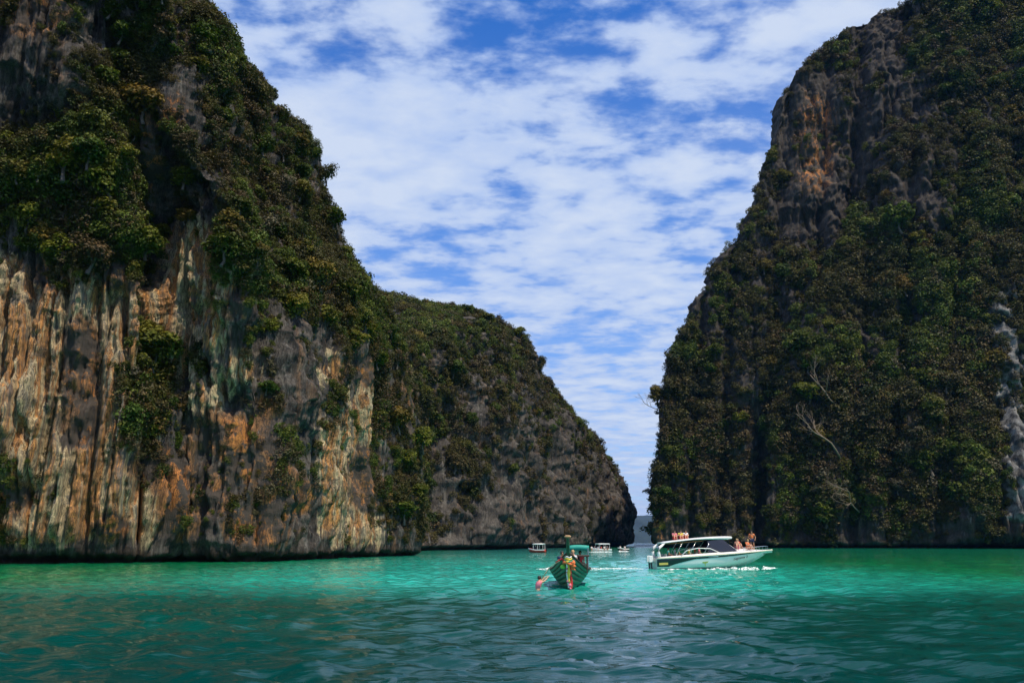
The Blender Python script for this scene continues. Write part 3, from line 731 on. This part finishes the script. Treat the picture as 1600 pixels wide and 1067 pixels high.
# ---- speedboat -------------------------------------------------
SBX, SBY = float(water_at(1024, 889)[0]), 80.0
def speedboat():
    L = 11.8; root = empty('speedboat', (SBX, SBY, 0), (0, rad(-2.2), rad(3)))
    tag(root, 'white speedboat with black side stripe and hard roof carrying people', 'speedboat')
    def sheer(x): q = max(0, (x-5.5)/(L-5.5)); return 1.5*(1-q**2.3), 1.02+.30*(x/L)**1.5
    def chine(x): q = max(0, (x-4)/(L-.9-4)); q = min(q, 1); return 1.28*(1-q**2.0), .12+.95*q**2.6
    def keel(x): q = max(0, (x-6)/(L-.5-6)); q = min(q, 1); return -.35+1.45*q**2.4
    xs = [L*i/40 for i in range(41)]
    def S(x, t, sg, off=0):
        ys, zs = sheer(x); yc, zc = chine(x); xx = x
        yy = yc+(ys-yc)*(t**.8); return (xx, sg*(yy+off), zc+(zs-zc)*t)
    h = MB()
    h.loft([[S(x, 1, -1), S(x, .66, -1), S(x, .33, -1), S(x, 0, -1), (x, 0, keel(x)), S(x, 0, 1), S(x, .33, 1), S(x, .66, 1), S(x, 1, 1)] for x in xs])
    b = h.addv([S(0, 1, -1), S(0, 0, -1), (0, 0, keel(0)), S(0, 0, 1), S(0, 1, 1)]); h.f.append(tuple(b+i for i in range(5)))
    h.build('hull', WHITE, root, True)
    for sg in (-1, 1):
        st = MB(); rows = []
        for i in range(60):
            x = L*.955*i/59; lo = .12 if x < 1.2 else .12+.62*min(1, (x-1.2)/2.6)**.7
            lo = min(lo+.08*max(0, (x-5)/6), .88); rows.append([S(x, lo+(.90-lo)*k/4, sg, .018) for k in range(5)])
        st.loft(rows).build('hull_stripe', BLACK, root, True, solid=.01)
        rb = MB(); rb.tube([S(x, 1, sg, .03) for x in xs], .055, 8).build('rub_rail', CREAM, root, True)
        pl = MB(); pl.box((.62, sg*1.44, .50), (.85, .03, .20)).build('name_plate', GOLD, root)
    # decks
    fd = MB(); secs = []
    for x in [5.9+(L-5.95)*i/16 for i in range(17)]:
        y, z = sheer(x); crown = .30*math.sin(min(1, (L-x)/4.5)*math.pi/2)*(1 if x < 9 else (L-x)/(L-9))
        secs.append([(x, -y, z), (x, -y*.82, z+.05+crown*.35), (x, -y*.55, z+.06+crown), (x, 0, z+.07+crown*1.15), (x, y*.55, z+.06+crown), (x, y*.82, z+.05+crown*.35), (x, y, z)])
    fd.loft(secs); fd.f.append(tuple(range(7))); fd.build('foredeck', WHITE, root, True)
    ck = MB(); ck.box((3.0, 0, .42), (5.9, 2.5, .06)); ck.build('cockpit_floor', mat('deck_grey', (.5, .5, .48), .7), root)
    for sg in (-1, 1):
        MB().box((3.0, sg*1.37, .98), (5.9, .26, .08)).build('side_deck', WHITE, root, bevel=.02)
        # side fairing / coaming rising forward
        MB().loft([[(x, sg*1.30, .95), (x, sg*1.24, 1.12+.06*x*.6), (x, sg*1.18, 1.12+.06*x*.6), (x, sg*1.16, .95)] for x in (.4, 1.5, 3, 4.5, 6.2)], closed=True, caps=True).build('coaming', WHITE, root, True)
        for x in (8.3, 9.4):
            MB().ball((x-.5, sg*(sheer(x)[0]*.80), sheer(x)[1]+.17), (.30, .03, .05), 10, 6).build('deck_hatch', BLACK, root, True)
    MB().box((.05, 0, .75), (.1, 2.7, .55)).build('transom', WHITE, root, bevel=.02)
    # roof: long moulded hardtop, thicker at the front
    rf = MB(); secs = []
    for i in range(15):
        x = .75+6.9*i/14; q = i/14; z = 2.42+.32*math.sin(q*math.pi*.62); th = .07+.20*max(0, (q-.45)/.55)**.8*(1 if q < .93 else .5)
        w_ = 1.25*(1-.25*max(0, q-.75)/.25); secs.append([(x, -w_, z-.03), (x, -w_*.8, z+.05), (x, 0, z+.09), (x, w_*.8, z+.05), (x, w_, z-.03), (x, w_*.9, z-th), (x, -w_*.9, z-th)])
    rf.loft(secs, closed=True, caps=True).build('roof', WHITE, root, True)
    MB().loft([[(x, -1.13, 2.28+.04*x), (x, 1.13, 2.28+.04*x), (x, 1.13, 2.25+.04*x), (x, -1.13, 2.25+.04*x)] for x in (1.4, 4.7)], closed=True, caps=True).build('roof_lining', ORANGE, root)
    # stern arch, pillars
    for sg in (-1, 1):
        MB().tube([(.35, sg*1.22, .95), (.25, sg*1.22, 1.55), (.40, sg*1.20, 2.0), (.95, sg*1.15, 2.40)], [.17, .16, .14, .08], 8).build('stern_arch', WHITE, root, True)
        for x0, x1 in ((1.9, 2.5), (3.2, 3.8), (4.6, 5.2)):
            MB().tube([(x0, sg*1.22, 1.1), (x0+.35, sg*1.22, 1.75), (x1+.2, sg*1.15, 2.38)], .035, 6).build('pillar', STEEL, root, True)
        MB().tube([(2.4, sg*1.25, 1.15), (3.0, sg*1.25, 1.62), (4.1, sg*1.25, 1.80), (5.3, sg*1.24, 1.72), (6.2, sg*1.2, 1.3)], .045, 6).build('side_frame', WHITE, root, True)
        MB().loft([[(5.1, sg*1.2, 2.42), (5.1, sg*1.22, 1.36)], [(6.1, sg*1.15, 2.50), (6.6, sg*1.20, 1.38)], [(6.7, sg*1.05, 2.50), (7.9, sg*1.10, 1.40)]]).build('side_window', GLASSD, root, False, solid=.02)
    MB().loft([[(6.7, 1.05*v, 2.50), (7.9+.25*(1-v*v), 1.10*v, 1.44)] for v in (-1, -.5, 0, .5, 1)]).build('windscreen', GLASSD, root, True, solid=.02)
    for v in (-.5, .5): MB().tube([(6.74, 1.05*v, 2.50), (8.1, 1.10*v, 1.47)], .03, 6).build('windscreen_frame', WHITE, root)
    for x in (1.3, 2.3, 3.3, 4.3):
        for sg in (-1, 1):
            s = empty('seat', (x, sg*.7, .45), (0, 0, 0), root)
            MB().box((0, 0, .22), (.55, .8, .44)).build('cushion', SEATM, s, bevel=.04); MB().box((-.28, 0, .62), (.12, .8, .62)).build('backrest', SEATM, s, bevel=.04)
    MB().box((5.6, -.5, .95), (.5, .7, 1.1)).build('console', WHITE, root, bevel=.05)
    # outboards
    for y in (-.45, .45):
        e = MB().box((-.35, y, .95), (.45, .36, .62), taper=.8).build('outboard_engine', WHITE, root, bevel=.06); MB().box((-.35, y, .3), (.16, .1, .9)).build('engine_leg', BLACK, e)
    # bow rail
    for sg in (-1, 1):
        pts = [(x, sg*sheer(x)[0]*.86, sheer(x)[1]+.42) for x in (8.6, 9.3, 10, 10.7, 11.3)]
        r_ = MB().tube(pts, .018, 6).build('bow_rail', STEEL, root)
        for p in pts: MB().tube([(p[0], p[1], p[2]-.4), p], .015, 5).build('rail_post', STEEL, r_)
    MB().ball((L-.05, 0, 1.32), (.12, .1, .09), 10, 7).build('bow_cap', CREAM, root, True)
    # marks on the starboard side
    def put_text(s, x, t_, size, m, nm):
        cu = bpy.data.curves.new(nm, 'FONT'); cu.body = s; cu.size = size; cu.extrude = .006; cu.shear = .3; cu.space_character = 1.1
        o = bpy.data.objects.new(nm, cu); COL.objects.link(o); dg = bpy.context.evaluated_depsgraph_get(); me = bpy.data.meshes.new_from_object(o.evaluated_get(dg)); bpy.data.objects.remove(o)
        a = Vector(S(x, t_, -1, .03)); b = Vector(S(x+1.6, t_, -1, .03)); d = (b-a).normalized(); u_ = (Vector(S(x+.8, min(t_+.3, 1), -1))-Vector(S(x+.8, t_, -1))).normalized()
        n_ = d.cross(u_).normalized(); u_ = n_.cross(d)
        me.transform(Matrix((d, u_, n_)).transposed().to_4x4()); o = obj(nm, me, m, root); o.location = a+n_*.05
    put_text('Lagoona 2', 7.45, .34, .34, BLACK, 'name_lettering')
    em = MB()
    for k, a in enumerate((-60, -30, 0, 30, 60)):
        c = math.sin(rad(a)); d = math.cos(rad(a)); base = S(4.65, .25, -1, .03); tip = (4.65+c*.42, base[1]-.01, base[2]+.02+d*.42); mid = (4.65+c*.2-d*.07, base[1]-.02, base[2]+d*.2+c*.07); mi2 = (4.65+c*.2+d*.07, base[1]-.02, base[2]+d*.2-c*.07)
        q = em.addv([base, mi2, tip, mid]); em.f.append((q, q+1, q+2, q+3))
    em.box((4.65, S(4.65, .2, -1, .03)[1], S(4.65, .12, -1)[2]+.02), (.06, .02, .25)); em.build('palm_emblem', LEAFP, root, solid=.01)
    return root
sb = speedboat(); bpy.context.view_layer.update()
MW = sb.matrix_basis.copy() if False else (Matrix.Translation(sb.location) @ sb.rotation_euler.to_matrix().to_4x4())
def onb(x, y, z): return MW @ Vector((x, y, z))
C_ = CLOTH
person('man in orange shirt and dark shorts standing on the speedboat bow', onb(9.85, -.1, 1.45), rad(-110), standing(), skin=SKIN2, top=C_['orange'], bottom=C_['navy'])
person('sunlit person in orange top crouching on the bow beside the standing man', onb(9.25, -.45, 1.50), rad(-50), knees_up(), skin=SKIN, hair=HAIRB, top=C_['orange'], bottom=C_['orange'])
person('woman in pink bikini sitting with raised knees on the foredeck, nearest the windscreen', onb(8.25, -.35, 1.58), rad(-95), sitting('back') | {k: v for k, v in knees_up().items() if k[:2] in ('kn', 'an', 'to')}, skin=SKIN, hair=HAIRB, bottom=C_['pink'], longhair=True)
person('woman in red top sitting on the foredeck close behind the pink bikini woman', onb(8.55, .35, 1.60), rad(-70), knees_up(), skin=SKIN, hair=HAIRD, top=C_['red'], bottom=C_['white'])
for x, y, tp, lb in ((2.45, .35, 'pink', 'leftmost of three people sitting on the speedboat roof, in pink'), (3.0, .15, 'yellow', 'middle one of three people sitting on the speedboat roof, in pale yellow'),
                     (3.55, .35, 'white', 'rightmost of three people sitting on the speedboat roof, in white')):
    person(lb, onb(x, y+.35, 2.68), rad(-90), knees_up(), scale=.92, skin=SKIN, top=C_[tp], bottom=C_['red'])
for x, y, tp, lb in ((1.35, -.65, 'teal', 'passenger in teal shirt on the rearmost seat of the speedboat'), (2.35, -.7, 'green', 'passenger in green shirt on the second row of the speedboat'),
                     (3.35, -.7, 'yellow', 'passenger in yellow shirt midway under the speedboat roof'), (4.35, -.7, 'pink', 'passenger in pink shirt on the front row under the speedboat roof'),
                     (2.35, .7, 'white', 'passenger in white shirt on the far side of the second row'), (4.35, .7, 'orange', 'passenger in orange shirt on the far side of the front row')):
    person(lb, onb(x, y, 1.02), rad(3), sitting(), skin=SKIN2 if tp in ('teal', 'green') else SKIN, top=C_[tp], bottom=C_['navy'])

foam('wake_foam', 'white wake trailing behind the speedboat', [(SBX-12, SBY-.6, .6), (SBX-8, SBY-.5, .8), (SBX-4, SBY-.3, .9), (SBX-.3, SBY, 1.4)], 1.6, .10, 3)
foam('bow_wave', 'white water curling along the speedboat side and bow', [(SBX+4.6, SBY-1.25, .35), (SBX+7, SBY-1.35, .8), (SBX+9.2, SBY-.85, 1.0), (SBX+10.3, SBY+.1, .7)], 1.0, .24, 8, step=.06)
foam('bow_wave', 'small white splash ahead of the speedboat bow', [(SBX+10.2, SBY-.1, .6), (SBX+11.0, SBY-.3, 1), (SBX+12.0, SBY-.4, .5)], 1.1, .22, 5, step=.06)
foam('side_foam', 'thin line of foam along the speedboat waterline', [(SBX-.2, SBY-1.35, .4), (SBX+2.5, SBY-1.4, .5), (SBX+4.8, SBY-1.4, .4)], .4, .05, 6, step=.06)

# ---- longtail boat ---------------------------------------------
HG = mat('green_hull_paint', (.025, .095, .045), .45, grime=.5, gscale=4); HG2 = mat('worn_green_paint', (.06, .17, .09), .5, grime=.5, gscale=5)
def longtail():
    p0 = water_at(889, 921); root = empty('longtail_boat', (p0[0], p0[1], 0), (0, 0, rad(-95)))
    tag(root, 'green wooden longtail boat seen bow on with ribbons round its prow', 'boat')
    L = 10.5     # x=0 stem at the waterline, boat runs to x=-L
    def sh(u): return 1.20*math.sin(min(1, (u+.002)*1.95+.012)*math.pi/2)**.75*(1-.35*max(0, u-.6)/.4), .95+.95*(1-min(u*2.6, 1))**2+.25*max(0, u-.7)/.3
    def kl(u): return -.18+.0*u
    def P(u, t, sg, off=0):
        t = max(t, 0)
        w_, z = sh(u); x = -u*L+.75*(1-min(u*5, 1))**1.5*t**1.3*(1 if u < .2 else 0)+.0
        y = w_*(t**.62); zz = kl(u)+(z-kl(u))*(t**1.15); return (x, sg*(y+off+.02), zz)
    us = [0, .015, .03, .05, .08, .11, .15, .2, .27, .35, .45, .55, .65, .75, .85, .93, 1]
    T = [0, .18, .34, .48, .62, .75, .88, 1.0]
    for sg in (-1, 1):
        for k in range(7):
            b = MB().loft([[P(u, T[k]-.01, sg, .035), P(u, (T[k]+T[k+1])/2, sg, .02), P(u, T[k+1], sg, 0)] for u in us])
            b.build('plank', HG2 if k in (2, 4, 6) else HG, root, True, solid=.04)
        MB().tube([P(u, 1, sg, .02) for u in us], .05, 6).build('gunwale', DKWOOD, root, True)
    MB().loft([[P(u, .55, -1, -.05), P(u, .55, 1, -.05)] for u in us[3:]]).build('deck_boards', DKWOOD, root, solid=.04)
    MB().loft([[P(1, t, -1), P(1, t, 1)] for t in (0, .5, 1)]).build('transom', HG, root, solid=.05)
    # stem and tall prow post
    MB().loft([[(x-.07, -w_, z), (x+.10, -w_*.6, z), (x+.10, w_*.6, z), (x-.07, w_, z)] for x, z, w_ in
        ((.02, -.3, .08), (.05, .4, .09), (.22, 1.0, .10), (.55, 1.6, .11), (.72, 2.0, .10), (.86, 2.35, .095), (.98, 2.72, .08))], closed=True, caps=True).build('prow_post', HG, root, bevel=.01)
    MB().ball((.98, 0, 2.80), (.13, .2, .09), 10, 6).build('prow_cap', mat('bare_wood', (.45, .28, .14), .7), root, True)
    # sashes and garlands
    rs = random.Random(4)
    def ring(z, r, m, nm, fat=.05, x=.6, tilt=.0):
        pts = [(x+(r)*math.cos(a), (r)*math.sin(a), z+.03*math.sin(3*a)+tilt*math.sin(a)) for a in [2*math.pi*i/16 for i in range(17)]]
        MB().tube(pts, [fat*rs.uniform(.8, 1.2) for _ in pts], 7).build(nm, m, root, True)
    ring(1.50, .19, C_['green'], 'garland', .07, .55); ring(1.62, .17, C_['yellow'], 'garland', .05, .6); ring(1.40, .24, C_['orange'], 'garland', .08, .5, .05); ring(1.72, .16, C_['white'], 'garland', .035, .63)
    def sash(y0, y1, z0, z1, m, w_=.09, xo=0):
        secs = []
        for i in range(13):
            q = i/12; z = z0+(z1-z0)*q; y = y0+(y1-y0)*q+.025*math.sin(q*9+y0*30); x = .17+.0*q+np.interp(z, [0, .4, 1.0, 1.6], [.05, .08, .27, .6])+xo+.02*math.sin(q*14)
            ww = w_*(1+.25*math.sin(q*11+y0*50)); secs.append([(x, y-ww, z), (x+.035, y, z), (x, y+ww, z)])
        MB().loft(secs).build('ribbon', m, root, True, solid=.015)
    sash(.02, -.03, 1.55, .40, C_['yellow'], .07, .05); sash(.10, .02, 1.50, .12, C_['white'], .04, .03)
    sash(-.12, .10, 1.5, .9, C_['red'], .06, .02); sash(-.02, -.12, 1.5, .06, C_['red'], .10, 0); sash(-.20, -.26, 1.45, 1.05, C_['orange'], .13, 0); sash(.02, -.10, .5, .05, C_['pink'], .07, .05)
    # garland swags over both bows
    MB().tube([(.5, .12, 1.45), (.25, .35, 1.62), (.05, .55, 1.50), (-.2, .68, 1.42)], .06, 7).build('swag', C_['red'], root, True)
    MB().ball((.40, .30, 1.22), (.10, .16, .12), 10, 7).build('rosette', mat('lime_cloth', (.25, .65, .08), .8), root, True)
    MB().ball((.42, -.22, 1.42), (.12, .17, .16), 10, 7).build('rosette', C_['orange'], root, True)
    # teal awning aft on posts, slightly to the boat's left as seen
    aw = MB().loft([[(x, -.62+1.3*q-.55, 2.30+.05*math.sin(math.pi*q)+.0*x) for q in (0, .2, .4, .6, .8, 1)] for x in (-4.4, -5.6, -6.8)]).build('awning', TEAL, root, True, solid=.30)
    for x in (-4.4, -6.8):
        for y in (-1.1, .1): MB().tube([(x, y, .8), (x, y, 2.2)], .03, 6).build('awning_post', STEEL, root)
    # low dark cabin top on the right
    MB().box((-3.0, -.66, 1.74), (1.6, 1.0, .09)).build('cabin_top', DKWOOD, root, bevel=.02)
    for x in (-2.3, -3.7):
        for y in (-1.02, -.26): MB().tube([(x, y, .8), (x, y, 1.7)], .035, 6).build('cabin_post', DKWOOD, root)
    MB().box((-3.0, -.45, 1.25), (.9, .3, .8)).build('cabin_panel', mat('dark_blue', (.02, .03, .06), .6), root)
    # engine and long shaft
    e = MB().box((-9.6, 0, 1.5), (.8, .5, .5)).build('engine', mat('grey_iron', (.2, .2, .2), .5, metal=.6), root, bevel=.05)
    MB().tube([(-10, 0, 1.4), (-13.5, 0, .1)], .03, 6).build('propeller_shaft', STEEL, e)
    for x in (-4.0, -4.8, -5.8, -7): MB().box((x, 0, .95), (.28, 1.9, .05)).build('thwart', DKWOOD, root)
    # boarding ladder on the left side as seen
    ld = MB()
    for dx in (-.18, .18): ld.tube([(-2.6+dx, 1.20, 1.05), (-2.55+dx, 1.50, .6), (-2.5+dx, 1.75, -.3)], .028, 6)
    lo = ld.build('boarding_ladder', mat('pale_wood', (.5, .42, .26), .7), root)
    for q in (.15, .4, .65, .9): MB().tube([(-2.78, 1.28+.45*q, .95-1.1*q), (-2.38, 1.28+.45*q, .95-1.1*q)], .025, 6).build('rung', MATS['pale_wood'], lo)
    MB().tube([(.3, .5, 1.5), (-.4, 1.0, 1.2), (-1.3, 1.5, .6), (-1.6, 1.75, .1)], .02, 5).build('mooring_rope', mat('rope', (.5, .5, .3), .9), root)
    for o in root.children_recursive:
        if o.type == 'MESH': o.data.transform(Matrix.Diagonal((1, -1, 1, 1))); o.data.flip_normals()
    return root, (Matrix.Translation(root.location) @ root.rotation_euler.to_matrix().to_4x4())
lt, LM = longtail()
def onl(x, y, z): return LM @ Vector((x, y, z))
person('person in dark shirt sitting on the longtail boat behind the left of the prow', onl(-2.3, -.40, 1.05), rad(-80), sitting(), skin=SKIN2, top=C_['navy'], bottom=C_['navy'])
person('tourist in white shirt sitting just right of the prow post on the longtail boat', onl(-2.2, .22, 1.12), rad(-90), sitting(), skin=SKIN, hair=HAIRB, top=C_['white'], bottom=C_['orange'])
person('boatman in red shirt sitting far right on the longtail boat', onl(-5.2, .62, 1.05), rad(-90), sitting(), skin=SKIN2, top=C_['red'], bottom=C_['navy'])
J = dict(pelvis=(0, 0, .93), waist=(.03, 0, 1.12), chest=(.08, 0, 1.33), neck=(.11, 0, 1.49), head=(.14, 0, 1.64))
for s, g in (('L', 1), ('R', -1)):
    J['sh'+s] = (.08, .19*g, 1.42); J['hip'+s] = (0, .10*g, .90); J['kn'+s] = (.25, .13*g, .55); J['an'+s] = (.1, .13*g, .12); J['to'+s] = (.25, .14*g, .05)
    J['el'+s] = (.34, .20*g, 1.50); J['wr'+s] = (.55, .15*g, 1.68)
sw = water_at(839, 922)
person('swimmer in a pink top climbing the ladder beside the longtail boat', (sw[0]+.02, sw[1]+.1, -1.02), rad(20), J, skin=SKIN, top=PNK, bottom=PNK)

# ---- small boats far off ---------------------------------------
def small_boat(px, py, length, rz, label, hullm, roofm, roof, beam=1.0, heads=0, bimini=True):
    p = water_at(px, py); root = empty('small_boat', (p[0], p[1], 0), (0, 0, rz)); tag(root, label, 'boat')
    h = MB(); L = length; secs = []
    for i in range(13):
        x = L*(i/12-.5); q = max(0, (i/12-.5)/.5); w_ = beam*(1-q**2.2); z = .75+.35*q; secs.append([(x, -w_, z), (x-.25*q, -w_*.8, .1), (x-.5*q, 0, -.25+.5*q*q), (x-.25*q, w_*.8, .1), (x, w_, z)])
    h.loft(secs); b = h.addv(secs[0]); h.f.append(tuple(b+i for i in range(5))); h.build('hull', hullm, root, True, solid=.06)
    MB().loft([[(s[0][0], s[0][1]*1.02, s[0][2]+.02), (s[0][0], s[0][1]*1.02, s[0][2]-.22)] for s in secs]).build('side_band', WHITE, root, solid=.04)
    MB().loft([[(s[4][0], s[4][1]*1.02, s[4][2]+.02), (s[4][0], s[4][1]*1.02, s[4][2]-.22)] for s in secs]).build('side_band', WHITE, root, solid=.04)
    MB().loft([[(s[0][0], s[0][1]*.95, s[0][2]-.12), (s[0][0], s[4][1]*.95, s[0][2]-.12)] for s in secs]).build('deck', WHITE, root)
    if roof:
        MB().loft([[(x, -beam*.9, 1.95), (x, -beam*.5, 2.05), (x, beam*.5, 2.05), (x, beam*.9, 1.95)] for x in (-L*.42, 0, L*.18)]).build('roof', roofm, root, True, solid=.2)
        for x in (-L*.4, -L*.1, L*.15):
            for y in (-beam*.85, beam*.85): MB().tube([(x, y, .7), (x, y, 1.9)], .05, 5).build('post', WHITE, root)
        MB().box((L*.1, 0, 1.1), (L*.2, beam*1.2, .7)).build('cabin', GLASSD, root, bevel=.05)
    MB().box((-L*.53, 0, .8), (.4, .4, .7)).build('outboard_engine', BLACK, root, bevel=.05)
    return root, p
small_boat(839, 863, 4.6, rad(160), 'small boat with white roof and red hull by the headland, left of the longtail', RED, WHITE, True)
b2, p2 = small_boat(938, 862, 5.6, rad(200), 'white speedboat crowded with people in front of the headland', WHITE, WHITE, True, beam=1.3)
b3, p3 = small_boat(973, 861, 3.2, rad(200), 'small dark boat with two people near the channel mouth', BLACK, WHITE, False)
cols = ['white', 'navy', 'white', 'red', 'white', 'navy', 'white']
for i in range(6):
    person('%s sitting aboard the crowded far white speedboat' % ('passenger in %s shirt' % cols[i]), (p2[0]-2.4+.85*i, p2[1]-1.0+.25*(i % 2), .65), rad(-90), sitting(), top=C_[cols[i]], bottom=C_['navy'], group='passengers of the far white speedboat')
for i, c in enumerate(('navy', 'white')):
    person('%s one of two people sitting in the small dark far boat' % ('left' if i == 0 else 'right'), (p3[0]-.7+1.3*i, p3[1]-.4, .65), rad(-90), sitting(), top=C_['white'], bottom=C_['navy'])
foam('wake_foam', 'white water round the crowded far speedboat', [(p2[0]-3.5, p2[1]-2, 1), (p2[0]+3.5, p2[1]-2, 1)], 1.5, .15, 4)
foam('wake_foam', 'white patches of water under the small dark far boat', [(p3[0]-1.8, p3[1]-1.4, 1), (p3[0]+1.8, p3[1]-1.4, 1)], 1.3, .2, 14)
fw = at(985, 849, 520); fw2 = at(1016, 849, 520)
foam('far_wake', 'long white wake at the mouth of the channel between the cliffs', [(fw[0]+2, 520, .5), (fw[0]+5, 520, 1), (fw2[0]+6, 524, .6)], 7, 1.3, 9, step=.35)
# ------------------------------------------------------------------ sea air
def haze():
    b = MB(); x0, x1, y0, y1, z0, z1 = -9000, 9000, -2000, 9000, -4, 420
    b.box(((x0+x1)/2, (y0+y1)/2, (z0+z1)/2), (x1-x0, y1-y0, z1-z0))
    m = bpy.data.materials.new('sea_air'); m.use_nodes = True; t = NT(m.node_tree); t.n.clear()
    v = t.add('ShaderNodeVolumePrincipled', {'Color': (.08, .38, 1.0, 1), 'Density': .000028, 'Anisotropy': .1})
    o_ = t.add('ShaderNodeOutputMaterial'); t.l.new(v.outputs[0], o_.inputs['Volume'])
    o = b.build('haze', m); tag(o, 'thin blue sea haze over the channel', kind='stuff')
haze()
